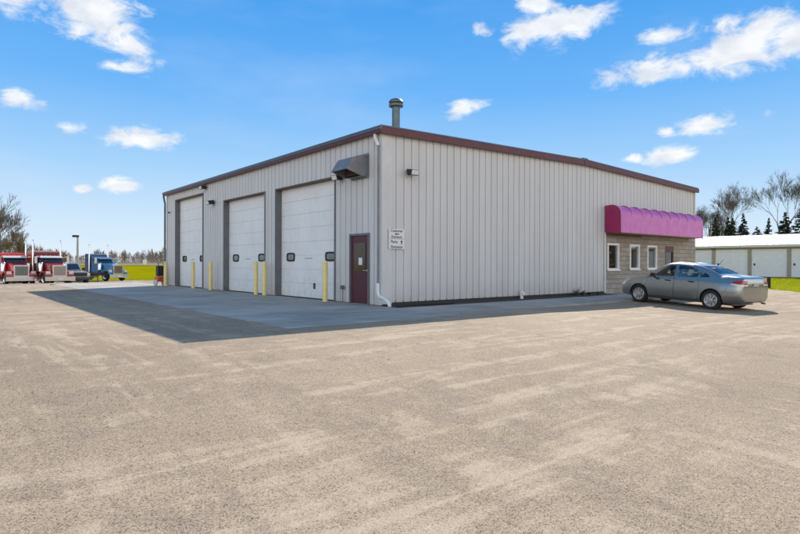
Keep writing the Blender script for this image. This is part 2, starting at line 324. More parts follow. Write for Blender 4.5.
# ------------------------------------------------------------------ mesh helpers
class MB:
    def __init__(s): s.v = []; s.f = []; s.mi = []
    def add(s, vs, fs, mi=0):
        o = len(s.v); s.v += [tuple(v) for v in vs]; s.f += [tuple(i + o for i in f) for f in fs]; s.mi += [mi] * len(fs)
    def quad(s, a, b, c, d, mi=0): s.add([a, b, c, d], [(0, 1, 2, 3)], mi)
    def box(s, x0, x1, y0, y1, z0, z1, mi=0):
        s.add([(x0, y0, z0), (x1, y0, z0), (x1, y1, z0), (x0, y1, z0), (x0, y0, z1), (x1, y0, z1), (x1, y1, z1), (x0, y1, z1)],
              [(0, 3, 2, 1), (4, 5, 6, 7), (0, 1, 5, 4), (1, 2, 6, 5), (2, 3, 7, 6), (3, 0, 4, 7)], mi)
    def hexa(s, p, mi=0):  # 8 points, bottom 4 then top 4
        s.add(p, [(0, 3, 2, 1), (4, 5, 6, 7), (0, 1, 5, 4), (1, 2, 6, 5), (2, 3, 7, 6), (3, 0, 4, 7)], mi)
    def prism(s, poly, axis, a, b, mi=0):  # poly in the other two coords
        def P(u, v, w):
            return {'x': (w, u, v), 'y': (u, w, v), 'z': (u, v, w)}[axis]
        n = len(poly)
        s.add([P(u, v, a) for u, v in poly] + [P(u, v, b) for u, v in poly],
              [tuple(range(n)), tuple(range(2 * n - 1, n - 1, -1))] + [(i, i + n, (i + 1) % n + n, (i + 1) % n) for i in range(n)], mi)
    def tube(s, path, rad, n=8, cap=True, mi=0):
        path = [Vector(p) for p in path]; k = len(path)
        rad = rad if isinstance(rad, (list, tuple)) else [rad] * k
        vs = []; ref = None
        for i, p in enumerate(path):
            d = (path[min(i + 1, k - 1)] - path[max(i - 1, 0)]).normalized()
            if ref is None: ref = d.orthogonal().normalized()
            ref = (ref - d * ref.dot(d)); ref = ref.normalized() if ref.length > 1e-5 else d.orthogonal().normalized()
            w = d.cross(ref)
            for j in range(n):
                a = 2 * math.pi * j / n; vs.append(p + (ref * math.cos(a) + w * math.sin(a)) * rad[i])
        fs = [(i * n + j, i * n + (j + 1) % n, (i + 1) * n + (j + 1) % n, (i + 1) * n + j) for i in range(k - 1) for j in range(n)]
        if cap: fs += [tuple(range(n - 1, -1, -1)), tuple(range((k - 1) * n, k * n))]
        s.add(vs, fs, mi)
    def lathe(s, prof, c=(0, 0, 0), axis='z', n=20, mi=0):  # prof: (r, h)
        vs = []
        for r, h in prof:
            for j in range(n):
                a = 2 * math.pi * j / n; u, w = r * math.cos(a), r * math.sin(a)
                q = {'z': (u, w, h), 'y': (u, h, w), 'x': (h, u, w)}[axis]
                vs.append((q[0] + c[0], q[1] + c[1], q[2] + c[2]))
        k = len(prof)
        fs = [(i * n + j, i * n + (j + 1) % n, (i + 1) * n + (j + 1) % n, (i + 1) * n + j) for i in range(k - 1) for j in range(n)]
        s.add(vs, fs, mi)
    def build(s, name, mats, parent=None, smooth=False, bevel=0.0, fixn=True, angle=35):
        me = bpy.data.meshes.new(name); me.from_pydata(s.v, [], s.f)
        mats = mats if isinstance(mats, (list, tuple)) else [mats]
        for m in mats: me.materials.append(m)
        if len(mats) > 1:
            for p, i in zip(me.polygons, s.mi): p.material_index = i
        if fixn or bevel > 0:
            b = bmesh.new(); b.from_mesh(me)
            if bevel > 0:
                bmesh.ops.remove_doubles(b, verts=b.verts, dist=1e-5)
                bmesh.ops.bevel(b, geom=[e for e in b.edges if e.is_manifold and e.calc_face_angle(0) > .5], offset=bevel, segments=2, affect='EDGES', clamp_overlap=True)
            if fixn: bmesh.ops.recalc_face_normals(b, faces=b.faces)
            b.to_mesh(me); b.free()
        if smooth:
            for p in me.polygons: p.use_smooth = True
            try: me.set_sharp_from_angle(angle=R(angle))
            except Exception: pass
        o = bpy.data.objects.new(name, me); COL.objects.link(o)
        if parent: o.parent = parent
        return o
def tag(o, label=None, cat=None, group=None, kind=None):
    if label: o['label'] = label
    if cat: o['category'] = cat
    if group: o['group'] = group
    if kind: o['kind'] = kind
    return o
def empty(name, loc=(0, 0, 0), rz=0.0, ry=0.0):
    o = bpy.data.objects.new(name, None); COL.objects.link(o); o.location = loc; o.rotation_euler = (0, ry, rz); o.empty_display_size = .3
    return o
def copy_tree(o, parent=None):
    c = o.copy(); COL.objects.link(c); c.parent = parent
    for ch in [x for x in COL.objects if x.parent == o]: copy_tree(ch, c)
    return c
def smooth01(t): t = max(0., min(1., t)); return t * t * (3 - 2 * t)

# ------------------------------------------------------------------ terrain
PTS = [(-10, -13, -.3), (8.5, -6, -.15), (23, -3.3, -.1), (26, -2, -.05), (43, 5, .27), (43, -15, .27), (43, 20, .27), (-3, 36, -.30),
       (-4, 48, -.72), (-2, 52, -.75), (5, 55, -.72), (4, 64, -.85), (-30, 50, -.8), (20, 70, -.6), (-40, 0, -.3), (0, -40, -.3), (30, -40, -.1), (40, 180, .35),
       (-30, 180, .35), (5, 180, .35), (110, 160, .3), (80, 290, 1.7), (30, 320, 1.8), (-60, 300, 1.7), (200, 200, 1.7), (100, 25, .5), (100, 0, .4), (150, 100, .8),
       (-100, 100, .2), (-200, 0, 0), (0, -200, 0), (200, -100, .5), (200, 300, 2), (-300, -300, 0), (600, 600, 2), (0, 800, 2), (800, 0, 2), (-800, 0, 1), (0, -800, 1)]
def gz(x, y):
    sw = sv = 0.
    for px, py, z in PTS:
        w = 1 / ((x - px) ** 2 + (y - py) ** 2 + 4) ** 1.6; sw += w; sv += w * z
    h = sv / sw
    r = math.hypot(max(-5 - x, 0, x - 21), max(-1 - y, 0, y - 24)); r = min(r, math.hypot(max(-9 - x, 0, x - 2), max(-5 - y, 0, y - 24)))
    return h * smooth01(r / 6)
def at(px, D_):  # a spot on the terrain: bearing of a photo column, metres ahead
    q = CAM + (FW + RT * ((px - 400) / FPX)) * D_; return (q.x, q.y, gz(q.x, q.y))
def lines(lo, hi, near, step):
    out = [0.0]; x = 0.0; s = step
    while x < hi:
        if x > near: s *= 1.18
        x += s; out.append(x)
    x = 0.0; s = step
    while x > lo:
        if x < -near: s *= 1.18
        x -= s; out.append(x)
    return sorted(out)
LX = lines(-1500, 1500, 48, 2.0); LY = lines(-1500, 1500, 66, 2.0)
def sheet(name, poly, off, m, label=None, kind='structure', cat=None):
    b = bmesh.new(); vs = [b.verts.new((x, y, 0)) for x, y in poly]; b.faces.new(vs)
    x0, x1 = min(p[0] for p in poly), max(p[0] for p in poly); y0, y1 = min(p[1] for p in poly), max(p[1] for p in poly)
    for L, n in ((LX, 0), (LY, 1)):
        for c in L:
            if (x0, y0)[n] < c < (x1, y1)[n]:
                nn_ = (1, 0, 0) if n == 0 else (0, 1, 0)
                bmesh.ops.bisect_plane(b, geom=b.verts[:] + b.edges[:] + b.faces[:], plane_co=(c, c, 0), plane_no=nn_, dist=1e-6)
    for v in b.verts: v.co.z = gz(v.co.x, v.co.y) + off
    bmesh.ops.triangulate(b, faces=b.faces)
    for f in b.faces:
        if f.normal.z < 0: f.normal_flip()
        f.smooth = True
    me = bpy.data.meshes.new(name); b.to_mesh(me); b.free(); me.materials.append(m)
    o = bpy.data.objects.new(name, me); COL.objects.link(o); tag(o, label, cat, None, kind); return o
def wob(poly, amp=.25, step=1.2, seed=0):
    out = []
    for i, (a, b) in enumerate(zip(poly, poly[1:] + poly[:1])):
        L = math.hypot(b[0] - a[0], b[1] - a[1]); k = max(1, min(60, int(L / step)))
        for j in range(k):
            t = j / k; x = a[0] + (b[0] - a[0]) * t; y = a[1] + (b[1] - a[1]) * t
            q = mnoise.noise_vector(Vector((x * .6 + seed, y * .6, 3.3))); out.append((x + q.x * amp, y + q.y * amp))
    return out
sheet('ground', [(-1400, -1400), (1400, -1400), (1400, 1400), (-1400, 1400)], -.05, M_field, 'bright green spring grass field stretching to the tree line')
lot = [(-160, -160), (24, -160), (22.5, -40), (21.3, -9), (22.0, -4.4), (24.6, -2.0), (27.5, 1.5), (28, 6), (26, 14), (24, 30), (22, 44), (14, 51.5), (9, 55.5), (4.5, 61), (-2, 66), (-30, 70), (-160, 60)]
sheet('gravel_lot', wob(lot, .35, 1.0), -.003, M_grav, 'tan dusty gravel lot with grey stones and tyre tracks')
sheet('dry_field', [(-320, 205), (-40, 212), (30, 205), (120, 190), (330, 110), (400, 240), (150, 400), (-300, 400)], .06, M_dry, 'pale dry stubble strip beyond the green field')
sheet('road', [(-320, 290), (40, 262), (160, 215), (164, 221), (42, 269), (-320, 297)], .12, mat('far_asphalt', (.10, .10, .10), .9), 'distant grey road in front of the woods')
def slab(name, x0, x1, y0, y1, z, m, label):
    mb = MB(); mb.box(x0, x1, y0, y1, -.35, z)
    return tag(mb.build(name, m, bevel=.008), label, kind='structure')
slab('concrete_apron', -4.87, -.02, -3.35, 26.5, .003, M_conc, 'grey concrete apron in front of the overhead doors')
slab('sidewalk', -.012, 21.3, -3.0, -.78, .004, M_walk, 'long concrete sidewalk beside the gable wall')
slab('planting_strip', -.012, 12.0, -.775, .12, -.002, M_soil, 'narrow strip of dark bare soil under the gable wall')
slab('entrance_walk', 12.005, 21.5, -.775, .12, .010, M_walk, 'concrete strip under the awning')
slab('building_floor', .02, 20.8, .13, 20.0, .010, M_conc, 'workshop floor slab')

# ------------------------------------------------------------------ steel building
BL, BW = 20.85, 20.12
ZE, ZR = 5.16, 5.42
def zroof(x): return ZE + (ZR - ZE) * (1 - abs(x - BL / 2) / (BL / 2))
bld = tag(empty('steel_building', (0, 0, 0)), 'large light grey ribbed steel workshop with three white overhead doors and magenta awning', 'building')
def prof(a0, a1, first):
    """rib profile break points (pos, outward)"""
    out = []; P = .305; k0 = int((a0 - first) / P) - 2
    for k in range(k0, int((a1 - first) / P) + 3):
        c = first + k * P
        for d, h in ((-.027, 0), (-.019, -.032), (.019, -.032), (.027, 0), (.118, 0), (.124, .006), (.134, .006), (.140, 0), (.192, 0), (.198, .006), (.208, .006), (.214, 0)):
            out.append((c + d, h))
    out.sort(); return out
def profile_at(pr, a):
    for (x0, h0), (x1, h1) in zip(pr, pr[1:]):
        if x0 <= a <= x1: return h0 + (h1 - h0) * ((a - x0) / (x1 - x0) if x1 > x0 else 0)
    return 0
def clad(mb, axis, a0, a1, z0, ztop, first, base_off=0.0, sign=-1):
    pr = prof(a0, a1, first)
    brk = [(a0, profile_at(pr, a0))] + [q for q in pr if a0 < q[0] < a1] + [(a1, profile_at(pr, a1))]
    if axis == 'x' and a0 < BL / 2 < a1: brk = sorted(brk + [(BL / 2, profile_at(pr, BL / 2))])
    for (p, h), (q, g) in zip(brk, brk[1:]):
        zt0 = ztop(p); zt1 = ztop(q); o0 = base_off + sign * h; o1 = base_off + sign * g
        if axis == 'x': mb.quad((p, o0, z0), (q, o1, z0), (q, o1, zt1), (p, o0, zt0))
        else: mb.quad((o0, p, z0), (o1, q, z0), (o1, q, zt1), (o0, p, zt0))
ZD3 = 4.08; ZD1 = 4.68
OPEN = [(.66, 1.58, 2.13), (2.54, 6.69, ZD3), (7.66, 11.78, ZD3), (14.46, 18.54, ZD1)]
mb = MB(); top = lambda y: ZE
prev = .0
for a, b, z in OPEN:
    clad(mb, 'y', prev, a, .03, top, .69); clad(mb, 'y', a, b, z, top, .69); prev = b
clad(mb, 'y', prev, BW, .03, top, .69)
mb.build('door_side_wall', M_clad, bld, fixn=False)
mb = MB(); clad(mb, 'x', 0, 12.08, .10, zroof, .52); clad(mb, 'x', 12.08, BL, 2.66, zroof, .52)
mb.build('gable_wall', M_clad, bld, fixn=False)
mb = MB(); clad(mb, 'y', 0, BW, .03, top, .3, BL, 1); mb.build('rear_side_wall', M_clad, bld, fixn=False)
mb = MB(); clad(mb, 'x', 0, BL, .03, zroof, .3, BW, 1); mb.build('far_gable_wall', M_clad, bld, fixn=False)
# foundation edge
mb = MB(); mb.box(.03, 12.06, .03, .11, -.3, .14); mb.box(.03, .11, .12, 20.0, -.3, .03); mb.build('foundation', mat('dark_footing', (.05, .05, .05), .9), bld)
# roof: two slopes with a small overhang, plus trim
oh = .14
mb = MB()
for s, (xa, xb) in ((0, (-oh, BL / 2)), (1, (BL / 2, BL + oh))):
    za = ZE + .10 + (0 if s == 0 else ZR - ZE); zb = ZE + .10 + (ZR - ZE if s == 0 else 0)
    mb.hexa([(xa, -oh, za), (xb, -oh, zb), (xb, BW + oh, zb), (xa, BW + oh, za), (xa, -oh, za + .05), (xb, -oh, zb + .05), (xb, BW + oh, zb + .05), (xa, BW + oh, za + .05)])
roof = mb.build('roof', M_roof, bld)
mb = MB(); mb.box(BL / 2 - .18, BL / 2 + .18, -.12, BW, ZR + .14, ZR + .19); mb.box(BL / 2 - .05, BL / 2 + .55, .35, 1.0, ZR + .14, ZR + .30)
mb.build('ridge_vent', M_black, roof)
ch = Vector((3.73, 3.98, 0))
mb = MB(); mb.lathe([(.0, 5.2), (.155, 5.2), (.155, 7.36), (.19, 7.38), (.19, 7.46), (.17, 7.46)], (ch.x, ch.y, 0), n=24)
mb.lathe([(.27, 5.22), (.17, 5.50)], (ch.x, ch.y, 0), n=24)
mb.lathe([(.28, 7.40), (.285, 7.47), (.22, 7.47), (.21, 7.41), (.28, 7.40)], (ch.x, ch.y, 0), n=24)
mb.lathe([(.0, 7.72), (.12, 7.71), (.23, 7.66), (.285, 7.59), (.285, 7.55), (.0, 7.57)], (ch.x, ch.y, 0), n=24)
for k in range(4):
    a = k * math.pi / 2 + .4; mb.tube([(ch.x + .2 * math.cos(a), ch.y + .2 * math.sin(a), 7.42), (ch.x + .2 * math.cos(a), ch.y + .2 * math.sin(a), 7.58)], .012, 5)
mb.build('vent_pipe', M_galv, roof, smooth=True)
# fascias
mb = MB()
for xa, xb in ((-.16, BL / 2 - .0), (BL / 2 + .0, BL + .16)):
    za = zroof(max(0, min(BL, xa))) ; zb = zroof(max(0, min(BL, xb)))
    if xb > 15: xa += .004
    prof_ = [(-.165, -.10), (-.165, .085), (-.13, .12), (-.07, .12), (-.07, -.10)]
    n_ = len(prof_)
    mb.add([(xa, y, za + z) for y, z in prof_] + [(xb, y, zb + z) for y, z in prof_],
           [tuple(range(n_)), tuple(range(2 * n_ - 1, n_ - 1, -1))] + [(i, i + n_, (i + 1) % n_ + n_, (i + 1) % n_) for i in range(n_)])
mb.box(BL / 2 - .12, BL / 2 + .12, -.175, -.166, ZR - .11, ZR + .10)
mb.build('rake_trim', M_maroon, bld)
mb = MB()
pr = [(-.19, ZE - .07), (-.20, ZE + .07), (-.17, ZE + .075), (-.162, ZE - .04), (-.055, ZE - .04), (-.05, ZE - .07)]
mb.prism(pr, 'y', -.16, BW + .15); mb.build('eaves_gutter', M_maroon, bld)
mb = MB(); mb.box(-.215, -.14, -.18, BW + .16, ZE + .01, ZE + .11); mb.build('gutter_edge', M_roof, bld)
# corner trims
mb = MB(); mb.box(-.020, .36, -.020, -.010, .06, ZE - .02); mb.box(-.020, -.010, -.0099, .12, .03, ZE - .02); mb.build('corner_trim', M_trimc, bld)
for bx in ((11.98, 12.10, -.06, -.010, .05, 2.64), (BL - .10, BL + .04, -.035, -.010, 2.70, ZE - .02), (-.020, -.010, BW - .12, BW + .04, .03, ZE - .08)):
    mb = MB(); mb.box(*bx); mb.build('corner_trim', M_trimc, bld)
# door surrounds
for i, (a, b, z) in enumerate(OPEN[1:]):
    dep = .27
    for ya, yb in ((b - .004, b + .05), (a - .05, a + .004)):
        mb = MB(); mb.box(-.036, dep, ya, yb, .012, z); mb.build('door_jamb', M_jamb, bld)
    mb = MB(); mb.box(-.040, dep, a - .05, b + .05, z, z + .05); mb.build('door_header', M_soff, bld)
    # sectional door, lower sections ribbed
    mb = MB(); n = 8; hs_ = (z - .02) / n
    for k in range(n):
        z0 = .025 + k * hs_; mb.box(dep - .045, dep, a + .006, b - .006, z0 + .012, z0 + hs_ - .001)
        for q in range(1, 4): mb.box(dep - .049, dep - .0455, a + .01, b - .01, z0 + hs_ * q / 4 - .004, z0 + hs_ * q / 4 + .004)
        mb.box(dep - .02, dep, a + .006, b - .006, z0 - .001, z0 + .012)
    d = mb.build('overhead_door', M_door, bld)
    mb = MB(); mb.box(dep - .06, dep, a + .006, b - .006, .013, .03); mb.build('bottom_seal', M_rubber, d)
    cs = ((5.93, 3.16), (10.99, 8.39), (17.75, 15.15))[i]
    for c in cs:
        c = max(a + .35, c)
        o = []
        for j in range(16):
            t = 2 * math.pi * j / 16; ct, st = math.cos(t), math.sin(t)
            o.append((math.copysign(abs(ct) ** .45, ct), math.copysign(abs(st) ** .45, st)))
        mb = MB(); n2 = 16
        outer = [(dep - .072, c + u * .31, 1.50 + v * .165) for u, v in o]; inner = [(dep - .072, c + u * .245, 1.50 + v * .105) for u, v in o]
        back = [(dep - .044, c + u * .31, 1.50 + v * .165) for u, v in o]
        mb.add(outer + inner + back, [(j, (j + 1) % 16, 16 + (j + 1) % 16, 16 + j) for j in range(16)] + [(j, (j + 1) % 16, 32 + (j + 1) % 16, 32 + j) for j in range(16)])
        w = mb.build('window_frame', M_rubber, d)
        mb = MB(); mb.add([(dep - .058, c + u * .25, 1.50 + v * .11) for u, v in o], [tuple(range(16))])
        mb.build('pane', mat('garage_pane', (.10, .11, .12), .08, spec=1.0, var=.6, vscale=4), w)
    mb = MB(); mb.box(dep - .055, dep - .044, (a + b) / 2 - .25, (a + b) / 2 + .25, 1.43, 1.47); mb.build('door_handle', mat('dull_metal', (.45, .45, .43), .5), d)
    if i == 0:
        mb = MB(); mb.box(dep - .062, dep - .044, 4.15, 4.27, .36, .56); mb.build('exhaust_port', M_black, d)
# pedestrian door
mb = MB(); mb.box(-.05, .06, .60, .655, .012, 2.19); mb.box(-.05, .06, 1.585, 1.64, .012, 2.19); mb.box(-.05, .06, .656, 1.584, 2.125, 2.19); mb.build('entry_door_frame', M_jamb, bld)
mb = MB(); mb.box(.0, .05, .665, 1.575, .03, 2.12); ed = mb.build('entry_door', M_door2, bld, bevel=.004)
mb = MB(); mb.box(-.012, -.001, .82, 1.42, 1.02, 1.90); mb.build('door_window', M_brown, ed)
mb = MB(); mb.box(-.016, -.0125, .98, 1.17, 1.22, 1.44); mb.build('notice', M_paper, ed)
mb = MB(); mb.tube([(0, .74, 1.05), (-.06, .74, 1.05), (-.065, .86, 1.05)], .014, 8); mb.lathe([(.0, -.02), (.035, -.02), (.035, .0)], (0, .74, 1.05), 'x', 12); 
mb.build('handle', M_steel, ed, smooth=True)
mb = MB(); mb.box(-.03, .07, .66, 1.58, .012, .028); mb.build('threshold', M_steel, bld)
# exhaust hood on the door side wall
mb = MB(); y0, y1 = .69, 1.52
hp = [(-.036, 4.56), (-.56, 4.44), (-.80, 4.06), (-.28, 3.91), (-.036, 3.91)]
for y in (y0, y1): mb.add([(x, y, z) for x, z in hp], [tuple(range(5))])
for (a, b) in ((0, 1), (1, 2), (3, 4)): mb.quad((hp[a][0], y0, hp[a][1]), (hp[b][0], y0, hp[b][1]), (hp[b][0], y1, hp[b][1]), (hp[a][0], y1, hp[a][1]))
mb.box(-.045, -.03, y0 - .05, y1 + .05, 3.86, 4.61)
hood = mb.build('exhaust_hood', M_hood, bld, fixn=False)
mb = MB(); mb.box(-.30, -.05, y0 + .02, y1 - .02, 3.95, 4.35); mb.build('louver', mat('rusty_louver', (.10, .055, .03), .8, var=.4, vscale=8), hood)
mb = MB(); mb.box(-.10, -.034, 1.93, 2.07, .44, .56); mb.tube([(-.05, 2.0, .44), (-.05, 2.0, .03)], .012, 6); mb.build('outlet_box', M_galv, bld)
# downspouts
mb = MB(); mb.tube([(-.12, .20, ZE - .08), (-.12, .18, ZE - .2), (-.075, .12, ZE - .36), (-.075, .11, ZE - .42)], .05, 10); mb.build('spout_elbow', M_pvc, bld, smooth=True)
mb = MB(); mb.tube([(-.075, .10, ZE - .40), (-.075, .10, .66)], .026, 8); mb.build('downspout', M_hood, bld, smooth=True)
mb = MB(); mb.tube([(-.075, .10, .68), (-.075, .10, .40)], .055, 10); mb.tube([(-.075, .10, .46), (-.085, .04, .32), (-.11, -.32, .21), (-.13, -.48, .14), (-.14, -.56, .03)], .052, 10)
mb.tube([(-.09, .0, .30), (-.10, -.10, .27)], .062, 10); mb.build('drain_pipe', M_pvc, bld, smooth=True)
mb = MB(); mb.tube([(-.18, BW + .02, ZE - .08), (-.12, BW + .06, ZE - .35), (-.08, BW + .08, ZE - .5), (-.08, BW + .08, .1)], .055, 8); mb.build('downspout', M_galv, bld, smooth=True)
mb = MB(); mb.tube([(6.32, -.12, -.02), (6.32, -.12, .27)], .06, 10); mb.tube([(6.32, -.12, .24), (6.32, -.2, .2), (6.32, -.24, .12)], .05, 8); mb.build('clean_out_pipe', M_pvc, bld, smooth=True)

# block office wall with windows
WN = [(12.20, 13.16, 1.0, 2.18), (14.08, 14.96, 1.02, 2.17), (15.68, 16.62, 1.02, 2.16), (17.46, 18.36, .012, 2.17)]
mb = MB(); X0, X1, Z1, yF, yB = 12.10, BL, 2.68, -.05, .16
prev = X0
def wq(xa, xb, za, zb):
    if xb > xa + 1e-4 and zb > za + 1e-4: mb.quad((xa, yF, za), (xb, yF, za), (xb, yF, zb), (xa, yF, zb))
for (a, b, za, zb) in WN:
    wq(prev, a, -.1, Z1); wq(a, b, -.1, za); wq(a, b, zb, Z1); prev = b
    mb.quad((a, yF, za), (a, yB, za), (a, yB, zb), (a, yF, zb)); mb.quad((b, yF, za), (b, yF, zb), (b, yB, zb), (b, yB, za))
    mb.quad((a, yF, zb), (a, yB, zb), (b, yB, zb), (b, yF, zb)); mb.quad((a, yF, za), (b, yF, za), (b, yB, za), (a, yB, za))
wq(prev, X1, -.1, Z1)
mb.quad((X1, yF, -.1), (X1, 3, -.1), (X1, 3, Z1), (X1, yF, Z1)); mb.quad((X0, yF, -.1), (X0, yF, Z1), (X0, .1, Z1), (X0, .1, -.1))
mb.build('block_wall', M_block, bld, fixn=False)
mb = MB(); mb.box(X0 - .0, 15.2 - .05, -.075, -.052, 2.50, 2.62); mb.build('wood_band', mat('weathered_wood', (.20, .13, .075), .8, var=.4, vscale=5), bld)
for (a, b, za, zb) in WN[:3]:
    mb = MB(); t = .09; y0, y1 = -.075, .06
    mb.box(a, a + t, y0, y1, za, zb); mb.box(b - t, b, y0, y1, za, zb); mb.box(a + t, b - t, y0, y1, zb - t, zb); mb.box(a + t, b - t, y0, y1, za, za + t)
    mb.box(a - .04, b + .04, y0 - .04, y0 - .002, za - .03, za + .03)
    w = mb.build('window_frame', M_white, bld, bevel=.004)
    mb = MB(); mb.box(a + t, b - t, .0, .012, za + t, zb - t); mb.build('pane', M_wglass, w)
a, b, za, zb = WN[3]
mb = MB(); t = .07; y0, y1 = -.04, .04
mb.box(a, a + t, y0, y1, za, zb); mb.box(b - t, b, y0, y1, za, zb); mb.box(a + t, b - t, y0, y1, 1.86, zb); mb.box(a + t, b - t, y0, y1, za, za + .2); mb.box(a + t, b - t, y0, y1, .95, 1.05)
od = mb.build('office_door', M_maroon, bld, bevel=.004)
od['label'] = 'narrow maroon framed glass office door'
mb = MB(); mb.box(a + t, b - t, .0, .012, za + .2, .95); mb.box(a + t, b - t, .0, .012, 1.05, 1.86); mb.build('pane', M_wglass, od)
mb = MB(); mb.tube([(b - .1, -.04, .95), (b - .1, -.09, .95), (b - .1, -.09, 1.25), (b - .1, -.04, 1.25)], .012, 6); mb.build('handle', M_steel, od)
# room behind the glass: dark back wall, desk and chair silhouettes
mb = MB(); mb.box(12.15, 20.7, 2.6, 2.7, .01, 2.6); mb.box(12.10, 12.14, .17, 2.7, .01, 2.6); mb.box(20.72, 20.76, .17, 2.7, .01, 2.6); mb.box(12.15, 20.7, .17, 2.6, -.01, .009); mb.box(12.12, 20.75, .17, 2.7, 2.6, 2.66); mb.box(13.0, 14.6, 1.2, 1.8, .7, .76); mb.box(13.0, 13.1, 1.25, 1.75, .01, .7); mb.box(15.6, 16.4, 1.5, 2.0, .01, 1.3)
mb.build('office_interior', M_int, bld)

# awning: rounded vinyl hood on ribs
mb = MB(); XA, XB = 12.05, 20.05; nb = 9
def awn_prof(s):  # s: sag between ribs
    z0, z1 = 2.60, 3.80; pr = [(-.05, z1 - .02 + .02 * s)]
    r = .42; cyy, czz = -.76 + r, z1 - r
    for k in range(0, 9):
        a = R(90 + 90 * k / 8); rr = r * (1 - .16 * s * math.sin(R(180) * min(1, (k + 1) / 8)))
        pr.append((cyy + rr * math.cos(a), czz + rr * math.sin(a)))
    pr += [(-.76 + .018 * s, 3.1), (-.765, z0)]
    return pr
cols = []
n_ = nb * 8
for i in range(n_ + 1):
    t = i / 8 % 1; s = math.sin(math.pi * t) ** .45 if 0 < t < 1 else 0
    cols.append((XA + (XB - XA) * i / n_, awn_prof(s)))
m_ = len(cols[0][1])
vs = [(x, y, z) for x, p in cols for y, z in p]
mb.add(vs, [(i * m_ + j, (i + 1) * m_ + j, (i + 1) * m_ + j + 1, i * m_ + j + 1) for i in range(n_) for j in range(m_ - 1)])
aw = mb.build('awning', M_awn, bld, smooth=True, angle=60)
for k in range(1, nb):
    x = XA + (XB - XA) * k / nb; p = awn_prof(0); mb = MB()
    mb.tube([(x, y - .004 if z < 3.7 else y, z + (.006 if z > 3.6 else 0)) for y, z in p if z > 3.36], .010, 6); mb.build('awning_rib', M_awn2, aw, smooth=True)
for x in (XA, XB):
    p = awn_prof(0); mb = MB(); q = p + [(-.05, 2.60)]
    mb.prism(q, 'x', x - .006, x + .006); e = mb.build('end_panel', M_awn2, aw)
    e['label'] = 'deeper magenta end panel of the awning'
mb = MB()
mb.box(XA, XB, -.775, -.745, 2.575, 2.615); mb.box(XA + .02, XB - .02, -.74, -.06, 2.585, 2.592)
mb.build('awning_soffit', mat('bronze_soffit', (.22, .12, .06), .6, var=.2), aw)

# ------------------------------------------------------------------ wall lights
def floodlight(loc, rz, label, s=1.0, arm=False):
    o = tag(empty('wall_light', loc, rz), label, 'wall light', 'flood lights on the steel walls')   # local: -y is outward
    mb = MB(); mb.box(-.10 * s, .10 * s, -.05, -.002, -.08 * s, .10 * s); mb.build('mounting_box', M_black, o, bevel=.006)
    mb = MB()
    mb.hexa([(-.2 * s, -.30 * s, -.13 * s), (.2 * s, -.30 * s, -.13 * s), (.2 * s, -.06, -.06 * s), (-.2 * s, -.06, -.06 * s),
             (-.2 * s, -.36 * s, .08 * s), (.2 * s, -.36 * s, .08 * s), (.2 * s, -.05, .13 * s), (-.2 * s, -.05, .13 * s)])
    h = mb.build('lamp_housing', M_black, o, bevel=.01)
    mb = MB(); mb.hexa([(-.165 * s, -.325 * s, -.10 * s), (.165 * s, -.325 * s, -.10 * s), (.165 * s, -.30 * s, -.105 * s), (-.165 * s, -.30 * s, -.105 * s),
             (-.165 * s, -.37 * s, .06 * s), (.165 * s, -.37 * s, .06 * s), (.165 * s, -.34 * s, .06 * s), (-.165 * s, -.34 * s, .06 * s)])
    mb.build('lens', M_lens, h)
    return o
floodlight((1.02, -.034, 4.03), R(0), 'black flood light on the gable wall above the white entrance sign', .8)
floodlight((-.034, 2.12, 4.02), R(-90), 'black flood light tucked beside the grey exhaust hood', .8)
floodlight((-.034, 13.0, 4.12), R(-90), 'lower black flood light between the middle and far overhead doors', .9)
floodlight((-.034, 14.0, 4.93), R(-90), 'black flood light high under the gutter, above the lower one', .8)
floodlight((-.034, 19.5, 4.1), R(-90), 'small black light near the far downspout', .4)
floodlight((BL + .034, .35, 4.55), R(90), 'small black light on the far corner above the awning', .55)

# ------------------------------------------------------------------ entrance sign
def text_mesh(parent, txt, x, z, size, y, name='lettering', m=None):
    cu = bpy.data.curves.new('t', 'FONT'); cu.body = txt; cu.size = size; cu.align_x = 'CENTER'; cu.extrude = .0008; cu.offset = size * .018
    ob = bpy.data.objects.new('t', cu); COL.objects.link(ob)
    bpy.context.view_layer.update()
    me = bpy.data.meshes.new_from_object(ob.evaluated_get(bpy.context.evaluated_depsgraph_get())); COL.objects.unlink(ob); bpy.data.objects.remove(ob)
    me.materials.clear(); me.materials.append(m or M_ink); me.name = name
    o = bpy.data.objects.new(name, me); COL.objects.link(o); o.parent = parent; o.location = (x, y, z); o.rotation_euler = (R(90), 0, 0)
    return o
sg = tag(empty('entrance_sign', (.51, -.047, 2.0)), 'white wall sign reading Customer Entrance and Parts Entrance with arrows', 'sign')
mb = MB(); mb.box(-.30, .30, -.012, 0, .005, .30); mb.box(-.30, .30, -.012, 0, -.30, -.005); mb.build('sign_panel', M_white, sg, bevel=.002)
text_mesh(sg, 'Customer', 0, .205, .115, -.0135); text_mesh(sg, 'Entrance', 0, .025, .115, -.0135)
text_mesh(sg, 'Parts', -.10, -.125, .125, -.0135); text_mesh(sg, 'Entrance', 0, -.275, .125, -.0135)
mb = MB(); mb.prism([(-.09, .145), (-.02, .18), (-.02, .160), (.09, .160), (.09, .130), (-.02, .130), (-.02, .11)], 'y', -.0145, -.013)
mb.build('arrow', M_ink, sg)
mb = MB(); mb.prism([(.17, -.165), (.165, -.09), (.14, -.09), (.185, -.03), (.23, -.09), (.205, -.09), (.205, -.165)], 'y', -.0145, -.013); mb.build('arrow', M_ink, sg)

